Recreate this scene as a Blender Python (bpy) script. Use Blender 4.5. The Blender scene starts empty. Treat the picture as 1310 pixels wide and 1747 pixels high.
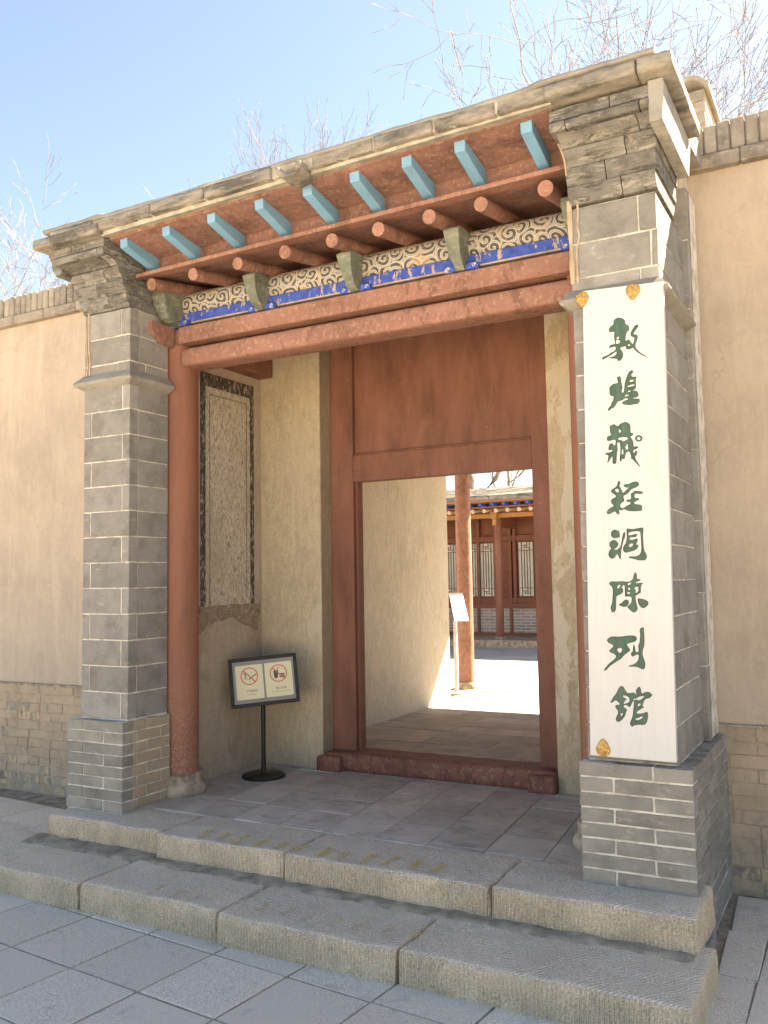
import bpy, bmesh, math, random
import numpy as np
from mathutils import Vector, Matrix, noise as mnoise

random.seed(7)
SC = bpy.context.scene
COL = SC.collection

# ------------------------------------------------------------------ camera
FPX, PW, PH = 1511.0, 1310.0, 1747.0
PITCH, YAW, ROLL = math.radians(4.52), math.radians(28.6), math.radians(-0.93)
CAM = Vector((0, 0, 1.6))
_f = Vector((-math.sin(YAW)*math.cos(PITCH), math.cos(YAW)*math.cos(PITCH), math.sin(PITCH)))
_r0 = Vector((math.cos(YAW), math.sin(YAW), 0))
_u0 = _r0.cross(_f)
RIGHT = math.cos(ROLL)*_r0 + math.sin(ROLL)*_u0
UP = -math.sin(ROLL)*_r0 + math.cos(ROLL)*_u0
FWD = _f
cam_d = bpy.data.cameras.new('camera')
cam = bpy.data.objects.new('camera', cam_d)
COL.objects.link(cam)
cam_d.sensor_fit = 'HORIZONTAL'
cam_d.sensor_width = 36.0
cam_d.lens = FPX/PW*36.0
cam_d.clip_start = 0.05
cam_d.clip_end = 3000
cam.matrix_world = Matrix(((RIGHT.x, UP.x, -FWD.x, CAM.x), (RIGHT.y, UP.y, -FWD.y, CAM.y),
                           (RIGHT.z, UP.z, -FWD.z, CAM.z), (0, 0, 0, 1)))
SC.camera = cam

# ------------------------------------------------------------------ world, sun, exposure
SUN_AZ, SUN_EL = math.radians(35.0), math.radians(46.4)
w = bpy.data.worlds.new('World')
SC.world = w
w.use_nodes = True
nt = w.node_tree
nt.nodes.clear()
sky = nt.nodes.new('ShaderNodeTexSky')
sky.sky_type = 'NISHITA'
sky.sun_disc = False
sky.sun_elevation = SUN_EL
sky.sun_rotation = SUN_AZ
sky.altitude = 1100
sky.air_density = 1.0
sky.dust_density = 1.3
sky.ozone_density = 3.2
bg = nt.nodes.new('ShaderNodeBackground')
bg.inputs[1].default_value = 0.0505
wo = nt.nodes.new('ShaderNodeOutputWorld')
nt.links.new(sky.outputs[0], bg.inputs[0])
nt.links.new(bg.outputs[0], wo.inputs[0])
sun_d = bpy.data.lights.new('sun', 'SUN')
sun_d.energy = 5.0
sun_d.angle = math.radians(0.53)
sun_d.color = (1.0, 0.92, 0.80)
sun = bpy.data.objects.new('sun', sun_d)
COL.objects.link(sun)
sdir = Vector((math.sin(SUN_AZ)*math.cos(SUN_EL), math.cos(SUN_AZ)*math.cos(SUN_EL), math.sin(SUN_EL)))
sun.rotation_euler = sdir.to_track_quat('Z', 'Y').to_euler()
sun.location = (0, 0, 20)
vs = SC.view_settings
vs.view_transform = 'Standard'
vs.look = 'None'
vs.gamma = 1.0
vs.use_curve_mapping = False
vs.exposure = 3.03
vs.use_white_balance = True
vs.white_balance_temperature = 8800
vs.white_balance_tint = 12

# ------------------------------------------------------------------ pixel helpers
def ray(u, v):
    return RIGHT*((u-PW/2)/FPX) - UP*((v-PH/2)/FPX) + FWD
def at_y(u, v, y):
    d = ray(u, v); return CAM + d*((y-CAM.y)/d.y)
def at_x(u, v, x):
    d = ray(u, v); return CAM + d*((x-CAM.x)/d.x)
def at_z(u, v, z):
    d = ray(u, v); return CAM + d*((z-CAM.z)/d.z)
def at_plane(u, v, p, n):
    d = ray(u, v); return CAM + d*((p-CAM).dot(n)/d.dot(n))

# ------------------------------------------------------------------ materials
class NT:
    def __init__(s, name):
        s.m = bpy.data.materials.new(name)
        s.m.use_nodes = True
        s.t = s.m.node_tree
        s.t.nodes.clear()
        s.out = s.n('ShaderNodeOutputMaterial')
        s.b = s.n('ShaderNodeBsdfPrincipled')
        s.l(s.b.outputs[0], s.out.inputs[0])
        s.b.inputs['Specular IOR Level'].default_value = 0.25
    def n(s, t, **kw):
        x = s.t.nodes.new(t)
        for k, v in kw.items(): setattr(x, k, v)
        return x
    def l(s, a, b): s.t.links.new(a, b)
    def pos(s, scale=(1, 1, 1), rand=0.0, rot=(0, 0, 0)):
        g = s.n('ShaderNodeNewGeometry')
        v = g.outputs['Position']
        if rand:
            oi = s.n('ShaderNodeObjectInfo')
            mu = s.n('ShaderNodeMath', operation='MULTIPLY'); mu.inputs[1].default_value = rand
            s.l(oi.outputs['Random'], mu.inputs[0])
            ad = s.n('ShaderNodeVectorMath', operation='ADD')
            s.l(v, ad.inputs[0]); s.l(mu.outputs[0], ad.inputs[1]); v = ad.outputs[0]
        mp = s.n('ShaderNodeMapping')
        mp.inputs['Scale'].default_value = scale
        mp.inputs['Rotation'].default_value = rot
        s.l(v, mp.inputs[0])
        return mp.outputs[0]
    def noise(s, vec, scale, detail=6, rough=0.6, dist=0.0):
        x = s.n('ShaderNodeTexNoise')
        x.inputs['Scale'].default_value = scale
        x.inputs['Detail'].default_value = detail
        x.inputs['Roughness'].default_value = rough
        x.inputs['Distortion'].default_value = dist
        s.l(vec, x.inputs['Vector'])
        g = s.n('ShaderNodeMath', operation='MULTIPLY_ADD')      # more contrast round the mean
        s.l(x.outputs[0], g.inputs[0]); g.inputs[1].default_value = 1.4; g.inputs[2].default_value = -0.2
        return g.outputs[0]
    def ramp(s, fac, stops, interp='LINEAR'):
        r = s.n('ShaderNodeValToRGB')
        r.color_ramp.interpolation = interp
        e = r.color_ramp.elements
        while len(e) > 1: e.remove(e[-1])
        e[0].position = stops[0][0]; e[0].color = (*stops[0][1], 1) if not isinstance(stops[0][1], (int, float)) else (stops[0][1],)*3+(1,)
        for p, c in stops[1:]:
            q = e.new(p); q.color = (*c, 1) if not isinstance(c, (int, float)) else (c, c, c, 1)
        s.l(fac, r.inputs[0])
        return r.outputs[0]
    def mix(s, fac, a, b, mode='MIX'):
        x = s.n('ShaderNodeMix', data_type='RGBA', blend_type=mode)
        if isinstance(fac, (int, float)): x.inputs[0].default_value = fac
        else: s.l(fac, x.inputs[0])
        for i, c in ((6, a), (7, b)):
            if isinstance(c, tuple): x.inputs[i].default_value = (*c, 1)
            else: s.l(c, x.inputs[i])
        return x.outputs[2]
    def math(s, op, a, b=None):
        x = s.n('ShaderNodeMath', operation=op)
        for i, c in ((0, a), (1, b)):
            if c is None: continue
            if isinstance(c, (int, float)): x.inputs[i].default_value = c
            else: s.l(c, x.inputs[i])
        return x.outputs[0]
    def bump(s, h, strength=0.4, dist=0.01, prev=None):
        x = s.n('ShaderNodeBump')
        x.inputs['Strength'].default_value = strength
        x.inputs['Distance'].default_value = dist
        s.l(h, x.inputs['Height'])
        if prev is not None: s.l(prev, x.inputs['Normal'])
        return x.outputs[0]
    def randval(s, lo, hi):
        oi = s.n('ShaderNodeObjectInfo')
        mr = s.n('ShaderNodeMapRange')
        mr.inputs['To Min'].default_value = lo; mr.inputs['To Max'].default_value = hi
        s.l(oi.outputs['Random'], mr.inputs[0])
        return mr.outputs[0]
    def valmul(s, col, v):
        hsv = s.n('ShaderNodeHueSaturation')
        s.l(col, hsv.inputs['Color']); s.l(v, hsv.inputs['Value'])
        return hsv.outputs[0]
    def fin(s, col, normal=None, rough=0.85):
        if isinstance(col, tuple): s.b.inputs['Base Color'].default_value = (*col, 1)
        else: s.l(col, s.b.inputs['Base Color'])
        if isinstance(rough, (int, float)): s.b.inputs['Roughness'].default_value = rough
        else: s.l(rough, s.b.inputs['Roughness'])
        if normal is not None: s.l(normal, s.b.inputs['Normal'])
        return s.m

def simple(name, c, var=0.12, scale=8, rough=0.8, bump=0.15, bscale=60, stretch=(1, 1, 1), rand=0.0, rlo=1, rhi=1):
    a = NT(name)
    p = a.pos(stretch, rand)
    n = a.noise(p, scale, 8)
    c0 = tuple(x*(1-var*2) for x in c); c1 = tuple(min(1, x*(1+var*1.6)) for x in c)
    col = a.ramp(n, [(0.3, c0), (0.7, c1)])
    if rlo != rhi: col = a.valmul(col, a.randval(rlo, rhi))
    nb = a.noise(p, bscale, 5)
    return a.fin(col, a.bump(nb, bump, 0.004) if bump else None, rough)

def brick_mat(name, base, dust, dust_amt, dark, rlo=0.8, rhi=1.2, wash=None, wash_amt=0.5, smear=None):
    a = NT(name)
    p = a.pos(rand=37)
    n = a.noise(p, 7, 8, 0.62)
    col = a.ramp(n, [(0.18, dark), (0.5, base), (0.85, tuple(x*1.2 for x in base))])
    col = a.valmul(col, a.randval(rlo, rhi))
    n2 = a.noise(a.pos((1, 1, 2.2), rand=11), 13, 10, 0.72)
    m = a.ramp(n2, [(0.62-dust_amt*0.25, 0.0), (0.80-dust_amt*0.2, 0.75)])
    col = a.mix(m, col, dust)
    if wash:
        n3 = a.noise(a.pos((1, 1, 0.35), rand=5), 22, 9, 0.7)
        m3 = a.ramp(n3, [(0.56-wash_amt*0.28, 0.0), (0.64-wash_amt*0.22, 0.97)])
        r = a.randval(0, 1)
        k = a.math('MULTIPLY', m3, a.ramp(r, [(0.0, 0.75), (0.12, 1.0)], 'CONSTANT'))
        wc = a.ramp(a.noise(a.pos(), 5, 6), [(0.3, tuple(x*0.86 for x in wash)), (0.7, tuple(x*1.08 for x in wash))])
        col = a.mix(k, col, wc)
    fine = a.noise(p, 60, 10, 0.85)
    col = a.mix(a.ramp(fine, [(0.24, 0.4), (0.42, 0.0)]), col, tuple(x*0.6 for x in dark))
    scr = a.noise(a.pos((1.0, 1.0, 3.0), rand=23), 30, 9, 0.8, 0.6)
    col = a.mix(a.ramp(scr, [(0.62, 0.0), (0.76, 0.35)]), col, tuple(min(1, x*1.6) for x in base))
    if smear:
        tc = a.n('ShaderNodeTexCoord'); sg = a.n('ShaderNodeSeparateXYZ'); a.l(tc.outputs['Generated'], sg.inputs[0])
        e = a.math('MINIMUM', sg.outputs[2], a.math('SUBTRACT', 1.0, sg.outputs[2]))
        ns = a.noise(p, 28, 9, 0.75)
        e2 = a.math('SUBTRACT', a.math('MULTIPLY', a.math('SUBTRACT', ns, 0.42), smear), e)
        k = a.ramp(a.math('MULTIPLY', e2, 8.0), [(0.0, 0.0), (0.4, 0.7)])
        col = a.mix(k, col, (0.46, 0.42, 0.35))
    h = a.noise(p, 45, 8, 0.7)
    nm = a.bump(h, 0.5, 0.008)
    nm = a.bump(a.noise(p, 9, 5), 0.25, 0.012, nm)
    return a.fin(col, nm, 0.9)

M = {}
TAN = (0.415, 0.35, 0.288)
M['brick'] = brick_mat('grey_brick', (0.245, 0.24, 0.228), (0.42, 0.40, 0.36), 0.05, (0.16, 0.154, 0.143), 0.80, 1.15, smear=0.16)
M['brick_small'] = brick_mat('grey_brick_small', (0.245, 0.236, 0.215), (0.42, 0.385, 0.325), 0.08, (0.165, 0.157, 0.142), 0.84, 1.15, smear=0.28)
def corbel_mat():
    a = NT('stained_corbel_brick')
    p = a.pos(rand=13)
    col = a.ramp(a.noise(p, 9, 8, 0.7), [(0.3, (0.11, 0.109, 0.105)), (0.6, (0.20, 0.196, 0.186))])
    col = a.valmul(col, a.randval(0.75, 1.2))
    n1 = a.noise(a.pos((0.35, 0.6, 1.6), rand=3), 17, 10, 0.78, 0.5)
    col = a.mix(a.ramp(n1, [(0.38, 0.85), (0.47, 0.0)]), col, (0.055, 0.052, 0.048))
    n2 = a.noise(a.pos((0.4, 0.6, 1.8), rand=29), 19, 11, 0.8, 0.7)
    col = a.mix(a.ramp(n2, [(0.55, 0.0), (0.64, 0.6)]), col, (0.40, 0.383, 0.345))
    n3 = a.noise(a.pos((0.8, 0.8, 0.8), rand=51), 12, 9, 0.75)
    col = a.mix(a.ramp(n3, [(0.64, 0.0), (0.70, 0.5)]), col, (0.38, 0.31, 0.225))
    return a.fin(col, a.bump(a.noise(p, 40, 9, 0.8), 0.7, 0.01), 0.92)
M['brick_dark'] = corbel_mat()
M['brick_wash'] = brick_mat('tan_washed_brick', (0.25, 0.225, 0.19), (0.48, 0.385, 0.27), 0.2, (0.17, 0.15, 0.125), 0.85, 1.15, (0.37, 0.303, 0.222), 0.85)
M['plinth_wash'] = brick_mat('plinth_washed_brick', (0.30, 0.262, 0.21), (0.42, 0.345, 0.26), 0.2, (0.24, 0.208, 0.168), 0.9, 1.1, (0.43, 0.338, 0.25), 0.82)
M['plinth_grey'] = brick_mat('plinth_grey_brick', (0.27, 0.245, 0.21), (0.46, 0.38, 0.275), 0.25, (0.15, 0.135, 0.115), 0.8, 1.2, (0.50, 0.38, 0.25), 0.3)
M['cap_brick'] = brick_mat('weathered_cap_brick', (0.28, 0.25, 0.213), (0.41, 0.37, 0.315), 0.35, (0.15, 0.135, 0.118), 0.72, 1.2)

def mortar():
    a = NT('pale_mortar')
    p = a.pos()
    col = a.ramp(a.noise(p, 14, 8), [(0.3, (0.36, 0.34, 0.30)), (0.48, (0.54, 0.515, 0.465)), (0.72, (0.68, 0.655, 0.60))])
    return a.fin(col, a.bump(a.noise(p, 90, 6), 0.5, 0.004), 0.95)
M['mortar'] = mortar()
M['mortar_tan'] = simple('tan_mortar', (0.38, 0.30, 0.22), 0.12, 10, 0.95, 0.4, 90)
M['mortar_wash'] = simple('washed_mortar', (0.33, 0.265, 0.19), 0.15, 10, 0.95, 0.4, 90)

def plaster(name, c, var, patch=None, patch_lo=0.58, fiber=True, bumps=0.35, streak=None):
    a = NT(name)
    p = a.pos()
    n = a.noise(p, 1.6, 7, 0.6)
    col = a.ramp(n, [(0.3, tuple(x*(1-var) for x in c)), (0.5, c), (0.72, tuple(min(1, x*(1+var*0.7)) for x in c))])
    f = a.noise(a.pos((1, 1, 0.28)), 30, 9, 0.75)
    col = a.mix(a.ramp(f, [(0.44, 0.0), (0.68, 0.55 if fiber else 0.2)]), col, tuple(min(1, x*1.4) for x in c))
    g = a.noise(p, 55, 8, 0.8)
    col = a.mix(a.ramp(g, [(0.30, 0.55 if fiber else 0.2), (0.49, 0.0)]), col, tuple(x*0.62 for x in c))
    if patch:
        q = a.noise(a.pos((1, 1, 0.55)), 3.2, 10, 0.68, 0.4)
        col = a.mix(a.ramp(q, [(patch_lo, 0.0), (patch_lo+0.03, 0.85)]), col, patch)
    if streak:
        q = a.noise(a.pos((1, 1, 0.12)), 9, 8, 0.6)
        col = a.mix(a.ramp(q, [(0.50, 0.0), (0.70, 0.6)]), col, streak)
        q2 = a.noise(a.pos((1, 1, 0.07)), 6.5, 9, 0.66, 0.3)
        col = a.mix(a.ramp(q2, [(0.57, 0.0), (0.75, 0.3)]), col, tuple(x*0.85 for x in c))
        q3 = a.noise(a.pos(), 3.1, 10, 0.75, 1.0)
        col = a.mix(a.ramp(q3, [(0.60, 0.0), (0.66, 0.35)]), col, tuple(x*0.85 for x in c))
    wv = a.n('ShaderNodeVectorMath', operation='MULTIPLY_ADD')
    nn = a.n('ShaderNodeTexNoise'); nn.inputs['Scale'].default_value = 5; nn.inputs['Detail'].default_value = 6
    a.l(p, nn.inputs['Vector']); a.l(nn.outputs['Color'], wv.inputs[0]); wv.inputs[1].default_value = (0.35, 0.35, 0.35); a.l(a.pos((1, 1, 0.6)), wv.inputs[2])
    vo = a.n('ShaderNodeTexVoronoi', feature='DISTANCE_TO_EDGE'); vo.inputs['Scale'].default_value = 0.9
    a.l(wv.outputs[0], vo.inputs['Vector'])
    ck = a.math('MULTIPLY', a.ramp(vo.outputs['Distance'], [(0.0015, 1.0), (0.005, 0.0)]), a.ramp(a.noise(p, 1.1, 3), [(0.60, 0.0), (0.70, 0.3)]))
    col = a.mix(ck, col, tuple(x*0.5 for x in c))
    bl = a.noise(a.pos((1, 1, 0.7)), 2.3, 9, 0.72, 0.8)
    col = a.mix(a.ramp(bl, [(0.56, 0.0), (0.63, 0.28)]), col, tuple(min(1, x*1.22) for x in c))
    nm = a.bump(a.noise(a.pos((1, 1, 0.4)), 40, 10, 0.78, 0.8), bumps, 0.006)
    nm = a.bump(a.noise(p, 5, 6, 0.6), 0.3, 0.03, nm)
    return a.fin(col, nm, 0.93)
M['wall'] = plaster('tan_smooth_plaster', TAN, 0.12, None, fiber=False, bumps=0.14, streak=(0.49, 0.42, 0.345))
M['alcove'] = plaster('straw_mud_plaster', (0.435, 0.37, 0.275), 0.2, (0.51, 0.455, 0.36), 0.60)
M['alcove_grey'] = plaster('greyish_mud_plaster', (0.385, 0.325, 0.26), 0.16, (0.34, 0.28, 0.215), 0.60)
M['passage'] = plaster('pale_straw_plaster', (0.44, 0.405, 0.345), 0.10, (0.49, 0.435, 0.35), 0.60)
M['peeling'] = plaster('peeling_plaster', (0.44, 0.36, 0.26), 0.2, (0.58, 0.53, 0.44), 0.53, bumps=0.6)
def mud():
    a = NT('smeared_brown_mud')
    n = a.noise(a.pos(), 18, 9, 0.7)
    col = a.ramp(n, [(0.35, (0.21, 0.165, 0.12)), (0.65, (0.30, 0.24, 0.18))])
    col = a.mix(a.ramp(a.noise(a.pos((1, 1, 1.6)), 26, 10, 0.8, 1.0), [(0.58, 0.0), (0.64, 0.85)]), col, (0.52, 0.47, 0.40))
    return a.fin(col, a.bump(n, 0.5, 0.008), 0.95)
M['mud'] = mud()
M['reveal'] = plaster('reveal_plaster', (0.33, 0.28, 0.21), 0.12)

def red_paint(name, c, var=0.16, stretch=(0.25, 1, 1), stain=True):
    a = NT(name)
    p = a.pos(stretch)
    n = a.noise(p, 5, 9, 0.65)
    col = a.ramp(n, [(0.25, tuple(x*(1-var*1.6) for x in c)), (0.5, c), (0.78, tuple(x*(1+var*1.2) for x in c))])
    if stain:
        q = a.noise(a.pos((1, 1, 0.4)), 7, 9, 0.7, 1.2)
        col = a.mix(a.ramp(q, [(0.555, 0.0), (0.60, 0.6)]), col, tuple(x*0.55 for x in c))
        d = a.noise(a.pos(), 38, 9, 0.75)
        col = a.mix(a.ramp(d, [(0.54, 0.0), (0.70, 0.5)]), col, (0.50, 0.34, 0.25))
    w_ = a.noise(a.pos((1, 1, 0.22)), 11, 10, 0.75, 0.4)
    col = a.mix(a.ramp(w_, [(0.52, 0.0), (0.72, 0.45)]), col, tuple(min(1, x*1.45) for x in c))
    ch = a.noise(a.pos(), 33, 10, 0.8)
    col = a.mix(a.ramp(ch, [(0.68, 0.0), (0.70, 0.7)]), col, (0.40, 0.30, 0.22))
    nm = a.bump(a.noise(p, 30, 8, 0.7), 0.3, 0.006)
    return a.fin(col, nm, 0.68)
RED = (0.255, 0.132, 0.102)
M['red'] = red_paint('weathered_red_paint', RED)
M['red_col'] = red_paint('red_column_paint', (0.315, 0.128, 0.080), stretch=(1, 1, 0.2), stain=False)
M['red_dark'] = red_paint('dark_red_door_paint', (0.215, 0.096, 0.07), 0.2, (1, 1, 0.3), stain=False)
M['red_board'] = red_paint('stained_red_boards', (0.22, 0.12, 0.104), 0.2, (0.3, 1, 1))
M['red_worn'] = red_paint('worn_red_threshold', (0.225, 0.092, 0.068), 0.2)
M['hall_red'] = red_paint('hall_dark_red', (0.17, 0.068, 0.048), 0.1, stain=False)
M['hall_beam'] = red_paint('hall_orange_red', (0.36, 0.18, 0.085), 0.1, stain=False)

def column_foot():
    # red column whose lower part is speckled by worn-off paint (a fixed wear pattern near the foot)
    a = NT('red_column_worn_foot')
    c = (0.25, 0.11, 0.076)
    p = a.pos((1, 1, 0.2))
    col = a.ramp(a.noise(p, 5, 9, 0.65), [(0.25, tuple(x*0.75 for x in c)), (0.5, c), (0.78, tuple(x*1.18 for x in c))])
    g = a.n('ShaderNodeNewGeometry'); sx = a.n('ShaderNodeSeparateXYZ'); a.l(g.outputs['Position'], sx.inputs[0])
    hgt = a.ramp(a.math('MULTIPLY', sx.outputs[2], 0.5), [(0.2, 1.0), (0.62, 0.0)])
    sp = a.ramp(a.noise(a.pos(), 70, 8, 0.8), [(0.53, 0.0), (0.62, 0.8)])
    col = a.mix(a.math('MULTIPLY', hgt, sp), col, (0.42, 0.30, 0.23))
    return a.fin(col, a.bump(a.noise(a.pos(), 40, 8, 0.7), 0.25, 0.004), 0.6)
M['red_col'] = column_foot()

def teal():
    a = NT('teal_rafter_paint')
    c = (0.145, 0.32, 0.49)
    n = a.noise(a.pos((1, 0.2, 1), rand=3), 12, 8)
    col = a.ramp(n, [(0.3, tuple(x*0.88 for x in c)), (0.7, tuple(x*1.1 for x in c))])
    col = a.mix(a.ramp(a.noise(a.pos(), 60, 8), [(0.66, 0.0), (0.75, 0.4)]), col, (0.45, 0.5, 0.5))
    return a.fin(col, a.bump(a.noise(a.pos((1, 0.15, 1)), 60, 6), 0.2, 0.003), 0.55)
M['teal'] = teal()

def blue():
    a = NT('flaking_blue_paint')
    p = a.pos()
    n = a.noise(a.pos((1.6, 1, 0.7)), 16, 10, 0.72)
    col = a.ramp(a.noise(p, 20, 6), [(0.3, (0.03, 0.06, 0.28)), (0.7, (0.05, 0.10, 0.42))])
    col = a.mix(a.ramp(n, [(0.57, 0.0), (0.61, 0.9)]), col, (0.40, 0.33, 0.25))
    return a.fin(col, a.bump(n, 0.3, 0.003), 0.75)
M['blue'] = blue()
M['bracket'] = brick_mat('grey_green_carved_wood', (0.155, 0.175, 0.145), (0.33, 0.33, 0.27), 0.3, (0.085, 0.095, 0.078), 0.9, 1.1)

def scroll():
    a = NT('painted_cloud_scroll')
    g = a.n('ShaderNodeNewGeometry')
    sx = a.n('ShaderNodeSeparateXYZ'); a.l(g.outputs['Position'], sx.inputs[0])
    sub = a.n('ShaderNodeVectorMath', operation='SUBTRACT'); sub.inputs[1].default_value = (0, 4.43, 3.43)
    a.l(g.outputs['Position'], sub.inputs[0])
    s2 = a.n('ShaderNodeSeparateXYZ'); a.l(sub.outputs[0], s2.inputs[0])
    ang = a.math('ARCTAN2', s2.outputs[2], a.math('MULTIPLY', s2.outputs[1], -1.0))
    arc = a.math('MULTIPLY', ang, 0.095)
    cb = a.n('ShaderNodeCombineXYZ'); a.l(sx.outputs[0], cb.inputs[0]); a.l(arc, cb.inputs[1])
    nz = a.n('ShaderNodeTexNoise'); nz.inputs['Scale'].default_value = 14; nz.inputs['Detail'].default_value = 2
    a.l(cb.outputs[0], nz.inputs['Vector'])
    wob = a.n('ShaderNodeVectorMath', operation='MULTIPLY_ADD')
    a.l(nz.outputs['Color'], wob.inputs[0]); wob.inputs[1].default_value = (0.022, 0.022, 0); a.l(cb.outputs[0], wob.inputs[2])
    vo = a.n('ShaderNodeTexVoronoi', voronoi_dimensions='2D', feature='F1')
    vo.inputs['Scale'].default_value = 10.5; vo.inputs['Randomness'].default_value = 0.7
    a.l(wob.outputs[0], vo.inputs['Vector'])
    # spiral round each cell centre
    scl = a.n('ShaderNodeVectorMath', operation='SCALE'); scl.inputs['Scale'].default_value = 1.0
    a.l(wob.outputs[0], scl.inputs[0])
    df = a.n('ShaderNodeVectorMath', operation='SUBTRACT'); a.l(scl.outputs[0], df.inputs[0]); a.l(vo.outputs['Position'], df.inputs[1])
    s3 = a.n('ShaderNodeSeparateXYZ'); a.l(df.outputs[0], s3.inputs[0])
    th = a.math('ARCTAN2', s3.outputs[1], s3.outputs[0])
    ph = a.math('ADD', a.math('MULTIPLY', vo.outputs['Distance'], 18.0), th)
    sp = a.math('SINE', ph)
    line = a.ramp(sp, [(0.0, (0.08, 0.075, 0.07)), (0.10, (0.13, 0.12, 0.11)), (0.22, (0.44, 0.445, 0.44)), (0.55, (0.48, 0.475, 0.455)), (0.80, (0.36, 0.345, 0.325)), (0.97, (0.23, 0.22, 0.205))])
    ed = a.n('ShaderNodeTexVoronoi', voronoi_dimensions='2D', feature='DISTANCE_TO_EDGE')
    ed.inputs['Scale'].default_value = 10.5; ed.inputs['Randomness'].default_value = 0.7
    a.l(wob.outputs[0], ed.inputs['Vector'])
    col = a.mix(a.ramp(ed.outputs['Distance'], [(0.02, 0.75), (0.07, 0.0)]), line, (0.40, 0.375, 0.335))
    # ochre bands between the scroll fields, and worn patches
    oc = a.noise(cb.outputs[0], 4.5, 3)
    col = a.mix(a.ramp(oc, [(0.60, 0.0), (0.68, 0.5)]), col, (0.44, 0.32, 0.20))
    wr = a.noise(a.pos(), 20, 9, 0.7)
    col = a.mix(a.ramp(wr, [(0.56, 0.0), (0.66, 0.6)]), col, (0.46, 0.38, 0.28))
    top = a.ramp(arc, [(0.06, 0.0), (0.10, 0.75)])
    col = a.mix(top, col, (0.36, 0.27, 0.20))
    return a.fin(col, a.bump(sp, 0.25, 0.004), 0.8)
M['scroll'] = scroll()

def granite(name, c, groove_rot, groove_scale, strength, yellow=False):
    a = NT(name)
    p = a.pos()
    sp = a.noise(p, 150, 6, 0.8)
    col = a.ramp(sp, [(0.36, tuple(x*0.55 for x in c)), (0.5, c), (0.66, tuple(min(0.95, x*1.5) for x in c))])
    big = a.noise(p, 4, 7, 0.6)
    col = a.mix(a.ramp(big, [(0.35, 0.2), (0.5, 0.0)]), col, tuple(x*0.72 for x in c))
    dst = a.noise(p, 9, 8, 0.7)
    col = a.mix(a.ramp(dst, [(0.5, 0.0), (0.75, 0.35)]), col, (0.47, 0.41, 0.32))
    wv = a.n('ShaderNodeTexWave', wave_type='BANDS', bands_direction='X', wave_profile='SIN')
    wv.inputs['Scale'].default_value = groove_scale
    wv.inputs['Distortion'].default_value = 7.0
    wv.inputs['Detail'].default_value = 3
    wv.inputs['Detail Scale'].default_value = 0.22
    wv.inputs['Detail Roughness'].default_value = 0.6
    a.l(a.pos(rot=groove_rot, rand=2.0), wv.inputs['Vector'])
    fade = a.ramp(a.noise(p, 3.2, 5), [(0.35, 0.25), (0.6, 1.0)])
    gh = a.math('MULTIPLY', wv.outputs[1], fade)
    col = a.mix(a.ramp(gh, [(0.0, 0.28), (0.4, 0.0)]), col, tuple(x*0.6 for x in c))
    nm = a.bump(gh, strength, 0.02)
    nm = a.bump(sp, 0.35, 0.006, nm)
    return a.fin(col, nm, 0.92)
M['step_top'] = granite('chiselled_granite_top', (0.64, 0.56, 0.455), (0, 0, math.radians(38)), 20, 0.55)
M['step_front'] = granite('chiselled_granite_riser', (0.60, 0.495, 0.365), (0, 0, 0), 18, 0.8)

def paving():
    a = NT('grey_granite_paving')
    p = a.pos(rand=9)
    c = (0.61, 0.555, 0.475)
    sp = a.noise(p, 210, 4, 0.8)
    col = a.ramp(sp, [(0.36, tuple(x*0.5 for x in c)), (0.5, c), (0.66, tuple(min(0.9, x*1.4) for x in c))])
    b = a.noise(p, 3.0, 8, 0.66, 0.6)
    col = a.mix(a.ramp(b, [(0.40, 0.0), (0.62, 0.55)]), col, (0.60, 0.54, 0.465))
    d = a.noise(p, 5.5, 8, 0.7, 1.0)
    col = a.mix(a.ramp(d, [(0.60, 0.0), (0.68, 0.40)]), col, (0.37, 0.325, 0.275))
    col = a.valmul(col, a.randval(0.94, 1.06))
    return a.fin(col, a.bump(sp, 0.25, 0.003), 0.85)
M['paving'] = paving()

def floor_tile(name, c, wet=True):
    a = NT(name)
    p = a.pos(rand=4)
    col = a.ramp(a.noise(p, 3.5, 8, 0.65), [(0.3, tuple(x*0.82 for x in c)), (0.7, tuple(x*1.15 for x in c))])
    if wet:
        q = a.noise(a.pos((1, 1.6, 1), rand=0.6), 4.5, 9, 0.68, 1.5)
        col = a.mix(a.ramp(q, [(0.57, 0.0), (0.64, 0.5)]), col, tuple(x*0.55 for x in c))
    col = a.valmul(col, a.randval(0.88, 1.12))
    return a.fin(col, a.bump(a.noise(p, 60, 7), 0.2, 0.003), 0.8)
M['porch_tile'] = floor_tile('grey_porch_tile', (0.46, 0.422, 0.37))
M['passage_tile'] = floor_tile('dusty_passage_tile', (0.38, 0.355, 0.312), False)
M['court'] = simple('courtyard_paving', (0.42, 0.39, 0.34), 0.08, 2, 0.9, 0.1)
M['ground'] = simple('plaza_ground', (0.48, 0.42, 0.335), 0.08, 0.8, 0.9, 0.1)
M['dirt'] = simple('dusty_joint_dirt', (0.30, 0.252, 0.195), 0.2, 12, 0.97, 0.5, 70)
M['stone'] = simple('weathered_plinth_stone', (0.36, 0.30, 0.23), 0.2, 14, 0.95, 0.8, 60)
M['roof_stone'] = None

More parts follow.
